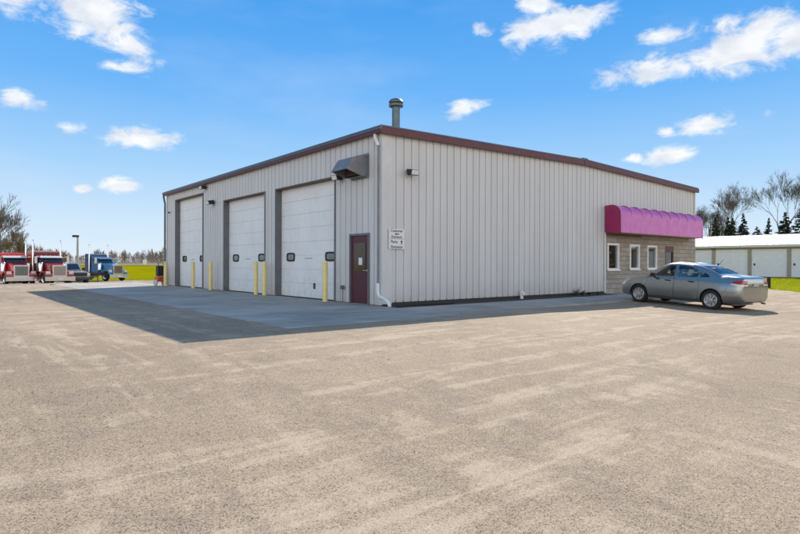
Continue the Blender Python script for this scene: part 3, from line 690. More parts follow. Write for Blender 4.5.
# ------------------------------------------------------------------ bollards
def bollard():
    o = empty('bollard')
    mb = MB(); mb.lathe([(.083, 0), (.083, 1.27), (.078, 1.30), (.06, 1.325), (.03, 1.338), (0, 1.34)], n=20); mb.build('post', M_yel, o, smooth=True)
    mb = MB(); mb.lathe([(.12, .0), (.11, .02), (.084, .024)], n=20); mb.build('collar', M_conc, o, smooth=True)
    return o
BP = [(-.46, 2.40, 'yellow steel bollard in front of the nearest overhead door, closest to the maroon entry door'), (-.33, 7.03, 'yellow bollard at the left edge of the nearest overhead door'),
      (-.40, 7.62, 'yellow bollard at the right edge of the middle overhead door'), (-.36, 12.52, 'yellow bollard on the wall between the middle and far overhead doors'),
      (-.45, 14.55, 'yellow bollard in front of the right side of the far overhead door'), (-.55, 18.55, 'yellow bollard at the far corner of the workshop beside the downspout')]
b0 = None
for x, y, l in BP:
    o = bollard() if b0 is None else copy_tree(b0)
    b0 = b0 or o; o.location = (x, y, .012); tag(o, l, 'bollard', 'yellow bollards guarding the overhead doors')

# ------------------------------------------------------------------ parked sedan
M_car = bpy.data.materials.new('grey_metallic_paint'); M_car.use_nodes = True
_t = M_car.node_tree; _p = _t.nodes['Principled BSDF']
_p.inputs['Base Color'].default_value = (.33, .35, .345, 1); _p.inputs['Metallic'].default_value = .88; _p.inputs['Roughness'].default_value = .24
_p.inputs['Coat Weight'].default_value = 1.0; _p.inputs['Coat Roughness'].default_value = .04
_o = N(_t, 'ShaderNodeTexCoord').outputs['Object']
_sx = N(_t, 'ShaderNodeSeparateXYZ'); _t.links.new(_o, _sx.inputs[0])
_d = math_n(_t, 'MULTIPLY', rng(_t, _sx.outputs[2], .2, .75, 1, 0), rng(_t, noise_n(_t, _o, 4, 5, .7), .3, .7, .3, 1))
_t.links.new(mixc(_t, math_n(_t, 'MULTIPLY', _d, .5), (.33, .35, .345), (.30, .265, .21)), _p.inputs['Base Color'])
_t.links.new(math_n(_t, 'ADD', math_n(_t, 'MULTIPLY', _d, .3), .22), _p.inputs['Roughness'])
M_cglass = glass_mat('car_glass', (.92, .95, .94), .06)
M_tyre = mat('tyre_rubber', (.022, .021, .02), .85, var=.4, vscale=10)
M_rim = mat('silver_wheel_cover', (.55, .55, .55), .35, .7)
M_red = mat('red_lamp_plastic', (.42, .012, .015), .15, coat=.6)
M_clear = mat('clear_lamp_plastic', (.70, .70, .68), .15, coat=.6)
M_amb = mat('amber_lamp_plastic', (.62, .30, .10), .18, coat=.6)
M_seat = mat('grey_cloth', (.17, .165, .16), .9, var=.3)
M_dark = mat('black_plastic', (.02, .02, .022), .6)

ST = [(-2.25, .36, .60, .70, .72, .66, .78, .56), (-2.215, .29, .70, .79, .90, .735, 1.02, .62), (-2.10, .25, .77, .83, .95, .77, 1.085, .64), (-1.70, .22, .80, .855, .955, .79, 1.11, .63),
      (-1.50, .21, .80, .86, .96, .80, 1.135, .60), (-1.2, .20, .80, .862, .962, .803, 1.27, .565), (-.85, .20, .80, .863, .962, .805, 1.395, .545), (-.5, .20, .80, .863, .958, .805, 1.46, .55),
      (-.1, .20, .80, .863, .950, .805, 1.485, .56), (.25, .20, .80, .862, .940, .805, 1.465, .565), (.48, .20, .80, .862, .935, .80, 1.405, .575), (.8, .20, .80, .86, .93, .795, 1.235, .60),
      (1.12, .20, .80, .86, .92, .79, 1.045, .64), (1.3, .21, .80, .86, .905, .785, .99, .66), (1.7, .22, .79, .85, .85, .77, .93, .64), (1.98, .24, .73, .80, .77, .71, .84, .57),
      (2.12, .26, .64, .71, .66, .62, .74, .48), (2.185, .31, .52, .60, .55, .52, .60, .40)]
def cat_(p, t):
    n = len(p) - 1; i = min(int(t), n - 1); f = t - i
    a, b, c, d = p[max(i - 1, 0)], p[i], p[i + 1], p[min(i + 2, n)]
    return tuple(.5 * (2 * b[k] + (c[k] - a[k]) * f + (2 * a[k] - 5 * b[k] + 4 * c[k] - d[k]) * f * f + (3 * b[k] - a[k] - 3 * c[k] + d[k]) * f ** 3) for k in range(len(b)))
def half(s, off):
    x, zs, ws, wm, zb, wb, zr, wr = s
    zs -= off; ws += off; wm += off; wb += off; wr += off; zr += off
    h = zr - zb
    P = [(0, zs), (ws - .08, zs), (ws, zs + .05), (wm - .012, zs + (zb - zs) * .2), (wm, zs + (zb - zs) * .45), (wm - .002, zs + (zb - zs) * .68), (wm - .02, zs + (zb - zs) * .86), (wb, zb)]
    g0 = (wb - .035, zb + .04 * min(1, h / .3)); g1 = (wr + .035, zb + h * .84)
    if h < .2: g0 = (wb - .05, zb + h * .35); g1 = (wr + .02, zb + h * .80)
    for t in (0, .33, .66, 1): P.append((g0[0] + (g1[0] - g0[0]) * t, g0[1] + (g1[1] - g0[1]) * t))
    P += [(wr - .05, zb + h * .955), (wr * .6, zb + h * .99), (0, zr)]
    return P
def car_loft(off=0.0, xr=None, zfloor=None):
    vs = []; rings = 0; k = 3; n = (len(ST) - 1) * k
    for i in range(n + 1):
        s = cat_(ST, i / k)
        if xr and not (xr[0] <= s[0] <= xr[1]): continue
        if zfloor: s = (s[0], max(s[1], zfloor)) + s[2:]
        P = half(s, off); x = s[0]
        if i == 0: x -= off
        if i == n: x += off
        ring = [(x, y, z) for y, z in P] + [(x, -y, z) for y, z in P[-2:0:-1]]
        m = len(ring); vs += ring; rings += 1
    fs = [(i * m + j, i * m + (j + 1) % m, (i + 1) * m + (j + 1) % m, (i + 1) * m + j) for i in range(rings - 1) for j in range(m)]
    fs += [tuple(range(m)), tuple(range((rings - 1) * m, rings * m))]
    b = MB(); b.add(vs, fs); return b
_tmp = []
def T(mb_, name='cut'):
    o = mb_.build(name, M_dark); _tmp.append(o); return o
def boolean(a, b, op):
    md = a.modifiers.new('b', 'BOOLEAN'); md.object = b; md.operation = op; md.solver = 'EXACT'
    bpy.context.view_layer.update()
    me = bpy.data.meshes.new_from_object(a.evaluated_get(bpy.context.evaluated_depsgraph_get()))
    a.modifiers.clear(); a.data = me; return a
def dupo(o, name='cut'):
    c = o.copy(); c.data = o.data.copy(); COL.objects.link(c); c.name = name; _tmp.append(c); return c
def join_mb(items):
    b = MB()
    for poly, ax, a, c in items: b.prism(poly, ax, a, c)
    return b
def inset(poly, d):
    n = len(poly); out = []
    A = sum(poly[i][0] * poly[(i + 1) % n][1] - poly[(i + 1) % n][0] * poly[i][1] for i in range(n))
    sg_ = 1 if A > 0 else -1
    for i in range(n):
        p, q, r = Vector(poly[i - 1]), Vector(poly[i]), Vector(poly[(i + 1) % n])
        e1 = (q - p).normalized(); e2 = (r - q).normalized()
        n1 = Vector((-e1.y, e1.x)) * sg_; n2 = Vector((-e2.y, e2.x)) * sg_
        b = (n1 + n2); b = b / max(.3, b.length_squared) * 2 * d if b.length > 1e-6 else n1 * d
        out.append((q.x + b.x, q.y + b.y))
    return out
def fin(o, name, m, parent, label=None):
    o.name = name; o.data.materials.clear(); o.data.materials.append(m)
    for p in o.data.polygons: p.use_smooth = True; p.material_index = 0
    try: o.data.set_sharp_from_angle(angle=R(32))
    except Exception: pass
    if o in _tmp: _tmp.remove(o)
    o.parent = parent
    if label: o['label'] = label
    return o
SEDAN_POS = (9.38, -4.62)
zr_, zf_ = gz(8.5, -5.9), gz(8.95, -3.17)
sedan = tag(empty('parked_sedan', (SEDAN_POS[0], SEDAN_POS[1], (zr_ + zf_) / 2 - .010), math.atan2(2.66, .40), math.atan2(zr_ - zf_, 2.6)),
            'grey four door sedan parked nose in beside the awning', 'car')
body = T(car_loft()); 
for sx_ in (1.30, -1.315):
    for sy in (1, -1):
        c = MB(); c.lathe([(0, .56 * sy), (.365, .56 * sy), (.365, 1.1 * sy), (0, 1.1 * sy)], (sx_, 0, .325), 'y', 36); boolean(body, T(c), 'DIFFERENCE')
cav = T(car_loft(-.045, (-1.45, 1.0), .42))
shell = boolean(dupo(body), cav, 'DIFFERENCE')
W1 = [(.80, .985), (.02, 1.000), (.02, 1.375), (.24, 1.365), (.46, 1.25)]
W2 = [(-.075, 1.000), (-.80, 1.012), (-.84, 1.14), (-.72, 1.26), (-.50, 1.35), (-.30, 1.372), (-.075, 1.378)]
W3 = [(-.90, 1.02), (-1.22, 1.035), (-1.13, 1.115), (-.93, 1.20), (-.86, 1.15)]
FR = [(-.60, 1.055), (.60, 1.055), (.50, 1.385), (-.50, 1.385)]
RR = [(-.55, 1.15), (.55, 1.15), (.47, 1.385), (-.47, 1.385)]
glass_src = boolean(T(car_loft(-.006)), cav, 'DIFFERENCE')
panes = []
def cut_window(items_list):
    for nm, its in items_list:
        pr_ = T(join_mb(its)); g = boolean(dupo(glass_src), pr_, 'INTERSECT'); panes.append((nm, g)); boolean(shell, pr_, 'DIFFERENCE')
cut_window([('side_window', [(w, 'y', .35 * s, 1.0 * s)]) for w in (W1, W2, W3) for s in (1, -1)] + [('windshield', [(FR, 'x', .35, 1.3)]), ('rear_window', [(RR, 'x', -1.62, -.7)])])
D1 = [(1.0, .27), (1.03, .60), (1.0, .93), (.86, .985), (.48, 1.275), (.27, 1.395), (-.02, 1.41), (-.028, .27)]
D2_ = [(-.038, .27), (-.03, 1.41), (-.33, 1.40), (-.55, 1.375), (-.80, 1.26), (-.905, 1.13), (-.875, .97), (-.93, .72), (-.90, .60), (-.84, .27)]
doors = []
for dp in (D1, D2_):
    for s in (1, -1):
        big = T(join_mb([(dp, 'y', .70 * s if False else .50 * s, 1.0 * s)])); small = T(join_mb([(inset(dp, .007), 'y', .50 * s, 1.0 * s)]))
        doors.append(boolean(dupo(shell), small, 'INTERSECT')); boolean(shell, big, 'DIFFERENCE')
# bumpers and boot lid as separate pieces with a real gap
def piece(poly, ax, a, b_, nm, m=None, gap=.005):
    big = T(join_mb([(poly, ax, a, b_)])); small = T(join_mb([(inset(poly, gap), ax, a, b_)]))
    p = boolean(dupo(shell), small, 'INTERSECT'); boolean(shell, big, 'DIFFERENCE'); fin(p, nm, m or M_car, sedan)
piece([(-2.5, .1), (-1.93, .1), (-1.66, .36), (-1.64, .52), (-1.86, .80), (-2.02, .80), (-2.5, .74)], 'y', -1.2, 1.2, 'rear_bumper')
piece([(2.5, .1), (1.9, .1), (1.66, .36), (1.68, .62), (1.98, .68), (2.5, .55)], 'y', -1.2, 1.2, 'front_bumper')
piece([(-2.5, .82), (-2.10, .82), (-2.08, 1.02), (-1.60, 1.045), (-1.60, 1.3), (-2.5, 1.3)], 'y', -.60, .60, 'boot_lid')
piece([(1.18, .93), (1.9, .80), (2.02, .72), (2.5, .72), (2.5, 1.3), (1.18, 1.3)], 'y', -.66, .66, 'bonnet')
fin(shell, 'body', M_car, sedan)
inner = T(car_loft(-.047, (-1.43, .98), .425))
for i, dd in enumerate(doors):
    d = fin(dd, 'door', M_car, sedan)
    s = 1 if i % 2 == 0 else -1; xh = .10 if i < 2 else -.74; xh = xh
    hb = MB(); hb.tube([(xh + .00, s * .845, .865), (xh + .02, s * .885, .868), (xh + .17, s * .885, .872), (xh + .19, s * .845, .870)], .014, 6); hb.build('handle', M_dark, d, smooth=True)
for nm, g in panes: fin(g, nm, M_cglass, sedan)
lamp_src = T(car_loft(.004))
for s in (1, -1):
    a = boolean(dupo(lamp_src), T(join_mb([([(-2.4, .845), (-1.90, .895), (-2.0, .965), (-2.4, .985)], 'y', .46 * s, 1.0 * s)])), 'INTERSECT'); tl = fin(a, 'tail_light', M_red, sedan)
    a = boolean(dupo(lamp_src), T(join_mb([([(-2.4, .795), (-1.93, .850), (-1.91, .888), (-2.4, .84)], 'y', .46 * s, 1.0 * s)])), 'INTERSECT'); fin(a, 'reversing_lens', M_clear, tl)
    a = boolean(dupo(lamp_src), T(join_mb([([(2.3, .57), (1.95, .60), (1.72, .78), (1.74, .82), (2.02, .765), (2.3, .62)], 'y', .42 * s, 1.0 * s)])), 'INTERSECT'); hl = fin(a, 'headlight', M_clear, sedan)
    a = boolean(dupo(T(car_loft(.007))), T(join_mb([([(1.86, .69), (1.74, .78), (1.76, .81), (1.9, .78)], 'y', .5 * s, 1.0 * s)])), 'INTERSECT'); fin(a, 'turn_signal', M_amb, hl)
    # mirror, vent badge
    b = MB(); b.hexa([(.66, s * .83, .97), (.72, s * .83, .97), (.80, s * 1.0, .97), (.66, s * 1.0, .965), (.66, s * .83, 1.07), (.71, s * .83, 1.08), (.77, s * 1.0, 1.09), (.66, s * 1.0, 1.10)])
    mir = b.build('mirror', M_dark, sedan, bevel=.02, smooth=True)
    b = MB(); b.box(.72, .76, s * .77 if s > 0 else -.85, s * .85 if s > 0 else -.77, .955, 1.0); b.build('mirror_stalk', M_dark, mir)
    b = MB(); b.prism([(1.07, .80), (1.15, .81), (1.13, .72), (1.08, .71)], 'y', s * .84, s * .869); b.prism([(1.08, .69), (1.14, .70), (1.12, .64), (1.09, .64)], 'y', s * .84, s * .871); b.build('fender_vent', M_steel, sedan)
    b = MB(); b.tube([(-1.0, s * .86, .24), (.95, s * .86, .24)], .02, 6); b.build('sill_strip', M_dark, sedan)
b = MB(); b.tube([(-1.0, 0, 1.37), (-1.03, 0, 1.40), (-1.22, 0, 1.62)], [.018, .010, .004], 6); b.build('antenna', M_dark, sedan)
b = MB(); b.box(-2.262, -2.250, -.155, .155, .80, .885); b.build('licence_plate', mat('plate_paint', (.42, .43, .45), .5), sedan)
b = MB(); b.box(2.16, 2.20, -.36, .36, .40, .50); b.build('grille', M_dark, sedan, bevel=.01)
b = MB(); b.tube([(-2.2, -.45, .26), (-2.32, -.45, .25)], .028, 10); b.tube([(-2.0, -.3, .27), (.2, -.1, .2), (1.2, -.1, .2)], .03, 6); b.box(-1.8, -1.35, -.75, .45, .16, .28)
b.build('exhaust', mat('exhaust_steel', (.2, .18, .16), .5, .6), sedan)
# cabin: seats with head restraints, steering wheel, dashboard
for (x, y, w) in ((.15, .36, .25), (.15, -.36, .25), (-.78, .34, .30), (-.78, -.34, .30)):
    b = MB(); b.hexa([(x - .05, y - w, .45), (x + .45, y - w, .45), (x + .45, y + w, .45), (x - .05, y + w, .45), (x - .05, y - w, .62), (x + .45, y - w, .68), (x + .45, y + w, .68), (x - .05, y + w, .62)])
    b.hexa([(x - .12, y - w, .55), (x + .03, y - w, .55), (x + .03, y + w, .55), (x - .12, y + w, .55), (x - .28, y - w * .8, 1.10), (x - .18, y - w * .8, 1.12), (x - .18, y + w * .8, 1.12), (x - .28, y + w * .8, 1.10)])
    st_ = b.build('seat', M_seat, sedan, bevel=.035, smooth=True)
    b = MB(); b.hexa([(x - .31, y - .13, 1.14), (x - .21, y - .13, 1.15), (x - .21, y + .13, 1.15), (x - .31, y + .13, 1.14), (x - .35, y - .11, 1.31), (x - .26, y - .11, 1.33), (x - .26, y + .11, 1.33), (x - .35, y + .11, 1.31)])
    b.tube([(x - .23, y - .05, 1.08), (x - .27, y - .05, 1.16)], .008, 5); b.tube([(x - .23, y + .05, 1.08), (x - .27, y + .05, 1.16)], .008, 5)
    b.build('head_restraint', M_seat, st_, bevel=.03, smooth=True)
b = MB(); b.hexa([(.70, -.72, .62), (.97, -.72, .62), (.97, .72, .62), (.70, .72, .62), (.76, -.72, .92), (.97, -.72, .95), (.97, .72, .95), (.76, .72, .92)]); b.build('dashboard', M_dark, sedan, bevel=.02)
b = MB(); ring = [(.60 + .05 * math.sin(a_), .36 + .18 * math.cos(a_), .93 + .17 * math.sin(a_)) for a_ in [2 * math.pi * k / 20 for k in range(21)]]
b.tube(ring, .014, 6); b.tube([(.60, .36, .93), (.72, .36, .86)], .02, 6); b.tube([(.60, .19, .93), (.60, .53, .93)], .012, 6); b.build('steering_wheel', M_dark, sedan, smooth=True)
def wheel(x, s):
    w = MB(); r = .315; tw = .20
    w.lathe([(.215, -.09), (.27, -.105), (.298, -.098), (.312, -.075), (.315, 0), (.312, .075), (.298, .098), (.27, .105), (.215, .09)], (x, s * .755, r), 'y', 40)
    ty = w.build('tyre', M_tyre, None, smooth=True)
    root = bpy.data.objects.new('wheel', ty.data); bpy.data.objects.remove(ty); root.data.name = 'wheel'; COL.objects.link(root); root.parent = sedan
    w = MB(); o_ = s * .755 + s * .085
    w.lathe([(.215, s * -.06), (.222, 0.0), (.208, s * .012), (.196, s * .004), (.19, s * -.045), (.0, s * -.055)], (x, o_, r), 'y', 36)
    w.lathe([(0, s * .018), (.045, s * .016), (.06, s * .0), (.06, s * -.03)], (x, o_, r), 'y', 20)
    w.build('rim', M_rim, root, smooth=True)
    w = MB()
    for k in range(8):
        a = 2 * math.pi * k / 8
        u = Vector((math.cos(a), 0, math.sin(a))); v = Vector((-math.sin(a), 0, math.cos(a))); c = Vector((x, o_, r)); yy = Vector((0, s, 0))
        w.hexa([c + u * .05 - v * .026 - yy * .02, c + u * .2 - v * .019 - yy * .02, c + u * .2 + v * .019 - yy * .02, c + u * .05 + v * .026 - yy * .02,
                c + u * .05 - v * .018 + yy * .012, c + u * .2 - v * .012 + yy * .004, c + u * .2 + v * .012 + yy * .004, c + u * .05 + v * .018 + yy * .012])
    w.build('spokes', M_rim, root)
    w = MB(); w.lathe([(0, 0), (.185, 0)], (x, o_ - s * .05, r), 'y', 24); w.build('brake_disc', M_dark, root)
for x in (1.30, -1.315):
    for s in (1, -1): wheel(x, s)
b = MB(); b.box(-1.75, 1.7, -.55, .55, .22, .30); b.build('underbody', M_dark, sedan)
sedan.scale = (.97, .97, .97)
for o in list(_tmp):
    try: bpy.data.objects.remove(o)
    except Exception: pass
_tmp.clear()

# ------------------------------------------------------------------ highway tractors
M_chrome = mat('polished_chrome', (.72, .72, .72), .18, 1.0)
M_wind = mat('dark_windshield', (.02, .028, .04), .08, spec=.9)
def truck(loc, rz, label, cab, hoodc, roofz, sleeperL, grillc, sleeperc=None, stripe=None, visor=None):
    o = tag(empty('semi_truck', loc, rz), label, 'truck', 'highway tractors parked along the edge of the lot')
    m1 = mat('truck_cab_paint', cab, .35, var=.25, vscale=2, coat=.5); m2 = mat('truck_hood_paint', hoodc, .35, var=.2, vscale=2, coat=.5)
    m3 = mat('truck_sleeper_paint', sleeperc or cab, .4, var=.25, vscale=2, coat=.4)
    b = MB(); b.hexa([(.66, -.56, .75), (.66, .56, .75), (-1.35, .70, .85), (-1.35, -.70, .85), (.62, -.54, 1.72), (.62, .54, 1.72), (-1.35, .74, 1.98), (-1.35, -.74, 1.98)])
    b.build('hood', m2, o, bevel=.05, smooth=True)
    b = MB(); b.box(.66, .74, -.58, .58, .78, 1.78); g = b.build('grille_surround', M_chrome, o, bevel=.02)
    b = MB(); b.box(.742, .752, -.49, .49, .86, 1.68); b.build('grille', mat('grille_mesh', grillc, .5, .4, var=.3, vscale=20), g)
    b = MB()
    for k in range(9): b.box(.753, .762, -.44 + k * .11 - .008, -.44 + k * .11 + .008, .86, 1.68)
    b.build('grille_bars', M_chrome, g)
    b = MB(); b.prism([(.80, .34), (.96, .38), (.96, .74), (.80, .78)], 'y', -1.20, 1.20); b.build('bumper', M_chrome, o, bevel=.02)
    b = MB(); b.box(.965, .975, -.18, .18, .48, .62); b.build('licence_plate', M_white, o)
    for s in (1, -1):
        b = MB(); pts = [(.70, .80), (.66, 1.05), (.45, 1.22), (0, 1.27), (-.45, 1.20), (-.75, .98), (-.95, .70), (-.85, .66), (-.62, .92), (-.35, 1.08), (0, 1.14), (.40, 1.08), (.55, .95), (.60, .78)]
        b.prism(pts, 'y', s * .58, s * 1.18); b.build('fender', m2, o, bevel=.015)
        b = MB(); b.box(.50, .74, min(s * .74, s * 1.12), max(s * .74, s * 1.12), .98, 1.24); hl = b.build('headlight', M_chrome, o, bevel=.03)
        b = MB(); b.box(.745, .755, min(s * .78, s * 1.08), max(s * .78, s * 1.08), 1.02, 1.20); b.build('lens', M_clear, hl)
        b = MB(); b.tube([(-2.62, s * 1.14, .95), (-2.62, s * 1.14, 3.95), (-2.70, s * 1.14, 4.1)], [.085, .065, .065], 12); b.build('exhaust_stack', M_chrome, o, smooth=True)
        b = MB(); b.lathe([(0, 1.15), (.19, 1.2), (.20, 1.9), (.14, 2.0), (.0, 2.02)], (-1.05, s * .98, 0), 'z', 16); b.build('air_cleaner', M_chrome, o, smooth=True)
        b = MB(); b.box(-1.32, -1.22, min(s * 1.22, s * 1.42), max(s * 1.22, s * 1.42), 1.95, 2.55); b.tube([(-1.4, s * 1.0, 2.5), (-1.28, s * 1.32, 2.58)], .02, 5); b.tube([(-1.4, s * 1.0, 1.95), (-1.28, s * 1.32, 1.92)], .02, 5)
        b.build('mirror', M_chrome, o)
        b = MB(); b.tube([(-1.75, s * .98, .62), (-3.3, s * .98, .62)], .32, 18); b.build('fuel_tank', M_chrome, o, smooth=True)
        b = MB(); b.quad((-1.62, s * 1.006, 1.95), (-2.30, s * 1.006, 1.95), (-2.30, s * 1.0, 2.5), (-1.68, s * 1.0, 2.5)); b.build('side_window', M_wind, o)
        for x, wd in ((0, .26), (-5.6, .5), (-6.95, .5)):
            b = MB(); yc = s * (1.0 if wd < .3 else .93); h = wd / 2
            b.lathe([(.0, -h * .5), (.30, -h * .6), (.32, -h), (.47, -h), (.51, -h * .7), (.51, h * .7), (.47, h), (.32, h), (.30, h * .4), (0, h * .3)], (x, yc, .51), 'y', 24)
            w = b.build('wheel', M_tyre, o, smooth=True)
            b = MB(); b.lathe([(.0, s * (h * .45)), (.16, s * (h * .5)), (.30, s * h * .9), (.32, s * (h + .006))], (x, yc, .51), 'y', 20); b.build('rim', M_chrome, w, smooth=True)
    b = MB(); b.hexa([(-1.35, -.98, .95), (-1.35, .98, .95), (-2.65, 1.0, .95), (-2.65, -1.0, .95), (-1.35, -.98, 1.9), (-1.35, .98, 1.9), (-2.65, 1.0, 1.9), (-2.65, -1.0, 1.9)])
    b.hexa([(-1.36, -.97, 1.9), (-1.36, .97, 1.9), (-2.65, 1.0, 1.9), (-2.65, -1.0, 1.9), (-1.62, -.90, 2.62), (-1.62, .90, 2.62), (-2.65, .95, 2.74), (-2.65, -.95, 2.74)])
    c = b.build('cab', m1, o, bevel=.04, smooth=True)
    b = MB(); b.quad((-1.375, -.86, 2.0), (-1.375, .86, 2.0), (-1.595, .80, 2.52), (-1.595, -.80, 2.52)); b.v = [(x + .02, y, z) for x, y, z in b.v]; b.build('windshield', M_wind, o)
    b = MB(); b.hexa([(-1.52, -.92, 2.46), (-1.52, .92, 2.46), (-1.28, .92, 2.44), (-1.28, -.92, 2.44), (-1.60, -.90, 2.62), (-1.60, .90, 2.62), (-1.33, .92, 2.50), (-1.33, -.92, 2.50)])
    b.build('sun_visor', mat('visor_paint', visor or hoodc, .35), o)
    b = MB(); b.hexa([(-2.66, -1.16, .95), (-2.66, 1.16, .95), (-2.66 - sleeperL, 1.16, .95), (-2.66 - sleeperL, -1.16, .95), (-2.70, -1.12, roofz - .12), (-2.70, 1.12, roofz - .12), (-2.66 - sleeperL, 1.12, roofz), (-2.66 - sleeperL, -1.12, roofz)])
    b.build('sleeper', m3, o, bevel=.06, smooth=True)
    if stripe:
        b = MB(); b.hexa([(-2.64, -1.0, 2.76), (-2.64, 1.0, 2.76), (-2.658, 1.0, 2.76), (-2.658, -1.0, 2.76), (-2.65, -.95, roofz - .25), (-2.65, .95, roofz - .25), (-2.665, .95, roofz - .25), (-2.665, -.95, roofz - .25)]); b.build('sleeper_face', mat('sleeper_stripe', stripe, .4, var=.7, vscale=3), o)
    b = MB()
    for k in range(5): b.lathe([(.05, 0), (.045, .06), (0, .075)], (-1.72, -.7 + k * .35, 2.63), 'z', 8)
    b.build('marker_lights', M_amb, o)
    b = MB(); b.box(-7.6, .55, .30, .42, .62, .86); b.box(-7.6, .55, -.42, -.30, .62, .86); b.box(-5.9, -4.9, -.45, .45, .92, 1.02)
    for x in (-.0, -5.6, -6.95): b.tube([(x, -.85, .5), (x, .85, .5)], .07, 8)
    b.build('chassis', M_black, o)
    return o
def truck_at(p, ang, *a, **k): return truck((p[0], p[1], gz(p[0], p[1])), R(ang), *a, **k)
truck_at(at(19.3, 50.5), -82, 'bright red semi truck with chrome front, leftmost in the row', (.66, .012, .02), (.60, .012, .02), 2.95, 1.5, (.10, .13, .11), visor=(.62, .62, .62))
truck_at(at(57.0, 51), -80, 'dark red semi truck with orange sleeper side, between the bright red and silver trucks', (.16, .015, .02), (.36, .02, .02), 3.15, 1.6, (.30, .25, .21), sleeperc=(.38, .09, .02), stripe=(.20, .02, .03), visor=(.6, .62, .66))
truck_at(at(114, 63), -66, 'blue semi truck with chrome grille parked nearest the grass field', (.02, .15, .36), (.02, .20, .44), 3.05, .8, (.13, .09, .07), sleeperc=(.02, .06, .13), visor=(.02, .14, .3))

def pickup(loc, rz):
    o = tag(empty('pickup_truck', loc, rz), 'silver pickup truck with a dark grille parked between the dark red and blue trucks', 'pickup')
    m = mat('silver_truck_paint', (.42, .44, .46), .35, .4, var=.2, coat=.5)
    b = MB(); b.hexa([(.85, -.86, .62), (.85, .86, .62), (-1.0, .95, .62), (-1.0, -.95, .62), (.80, -.80, 1.12), (.80, .80, 1.12), (-1.0, .88, 1.25), (-1.0, -.88, 1.25)]); b.build('hood', m, o, bevel=.05, smooth=True)
    b = MB(); b.hexa([(-1.0, -.97, .5), (-1.0, .97, .5), (-2.9, .98, .5), (-2.9, -.98, .5), (-1.0, -.93, 1.25), (-1.0, .93, 1.25), (-2.9, .94, 1.25), (-2.9, -.94, 1.25)])
    b.hexa([(-1.02, -.90, 1.25), (-1.02, .90, 1.25), (-2.88, .92, 1.25), (-2.88, -.92, 1.25), (-1.50, -.78, 2.02), (-1.50, .78, 2.02), (-2.7, .80, 2.04), (-2.7, -.80, 2.04)]); b.build('cab', m, o, bevel=.04, smooth=True)
    b = MB(); b.quad((-1.05, -.74, 1.36), (-1.05, .74, 1.36), (-1.41, .66, 1.90), (-1.41, -.66, 1.90)); b.build('windshield', M_wind, o)
    for s in (1, -1):
        b = MB(); b.quad((-1.35, s * .915, 1.30), (-2.75, s * .925, 1.30), (-2.6, s * .79, 1.82), (-1.62, s * .775, 1.82)); b.build('side_window', M_wind, o)
        b = MB(); b.box(-1.25, -1.12, min(s * .98, s * 1.25), max(s * .98, s * 1.25), 1.25, 1.55); b.build('mirror', M_black, o, bevel=.02)
        b = MB(); b.box(.84, .90, min(s * .62, s * .86), max(s * .62, s * .86), .80, 1.04); b.build('headlight', M_clear, o)
        for x in (0, -3.6):
            b = MB(); b.lathe([(0, -.08), (.2, -.1), (.36, -.13), (.39, -.08), (.39, .08), (.36, .13), (.2, .1), (0, .08)], (x, s * .84, .39), 'y', 22); w = b.build('wheel', M_tyre, o, smooth=True)
            b = MB(); b.lathe([(0, s * .10), (.2, s * .125)], (x, s * .84, .39), 'y', 16); b.build('rim', M_rim, w)
    b = MB(); b.box(.85, .91, -.60, .60, .72, 1.08); b.build('grille', M_black, o, bevel=.02)
    b = MB(); b.box(.86, 1.0, -.95, .95, .42, .66); b.build('bumper', mat('dark_bumper', (.05, .055, .07), .4), o, bevel=.03)
    b = MB(); b.box(-4.9, -2.95, -.97, -.85, .6, 1.25); b.box(-4.9, -2.95, .85, .97, .6, 1.25); b.box(-4.9, -2.95, -.84, .84, .6, .7); b.box(-4.9, -4.8, -.84, .84, .71, 1.25); b.build('cargo_bed', m, o, bevel=.01)
    b = MB(); b.box(-4.6, .8, -.5, .5, .35, .6); b.build('chassis', M_black, o)
    return o
pickup(at(76.5, 54), R(-78))
# low dark flatbed trailer frame between the pickup and the blue tractor
tr = tag(empty('flatbed_trailer', at(90.5, 60), R(-66)), 'low dark gooseneck trailer behind the pickup, beside the blue truck', 'trailer')
b = MB(); b.box(-6.0, .2, -.95, .95, .62, .80); b.build('deck', mat('dark_deck', (.05, .05, .06), .8), tr)
b = MB(); b.box(.2, 1.5, -.35, .35, .85, 1.05); b.box(.1, .3, -.5, .5, .62, 1.05); b.build('gooseneck', M_black, tr)
for s in (1, -1):
    for x in (-3.2, -4.2):
        b = MB(); b.lathe([(0, -.1), (.38, -.12), (.40, 0), (.38, .12), (0, .1)], (x, s * .82, .40), 'y', 20); b.build('wheel', M_tyre, tr, smooth=True)
b = MB(); b.tube([(1.2, 0, 0), (1.2, 0, .9)], .05, 8); b.build('landing_leg', M_black, tr)

# upright black machine with a red base beside the far corner (pressure washer)
pw = tag(empty('pressure_washer', (-.50, 19.75, .012), R(20)), 'black and red pressure washer standing by the far corner of the workshop', 'machine')
b = MB(); b.box(-.16, .16, -.14, .14, .52, 1.10); b.build('tank', M_black, pw, bevel=.03)
b = MB(); b.box(-.20, .20, -.2, .2, .22, .50); b.build('engine', mat('red_engine_cover', (.55, .07, .03), .4, coat=.4), pw, bevel=.03)
b = MB(); b.tube([(-.17, -.1, .2), (-.17, -.12, 1.28), (.17, -.12, 1.28), (.17, -.1, .2)], .02, 8); b.build('handle', M_black, pw)
for s in (1, -1):
    b = MB(); b.lathe([(0, -.04), (.13, -.045), (.17, -.03), (.17, .03), (.13, .045), (0, .04)], (s * .25, 0, .17), 'x', 20); b.build('wheel', mat('pale_wheel', (.5, .5, .5), .6), pw, smooth=True)

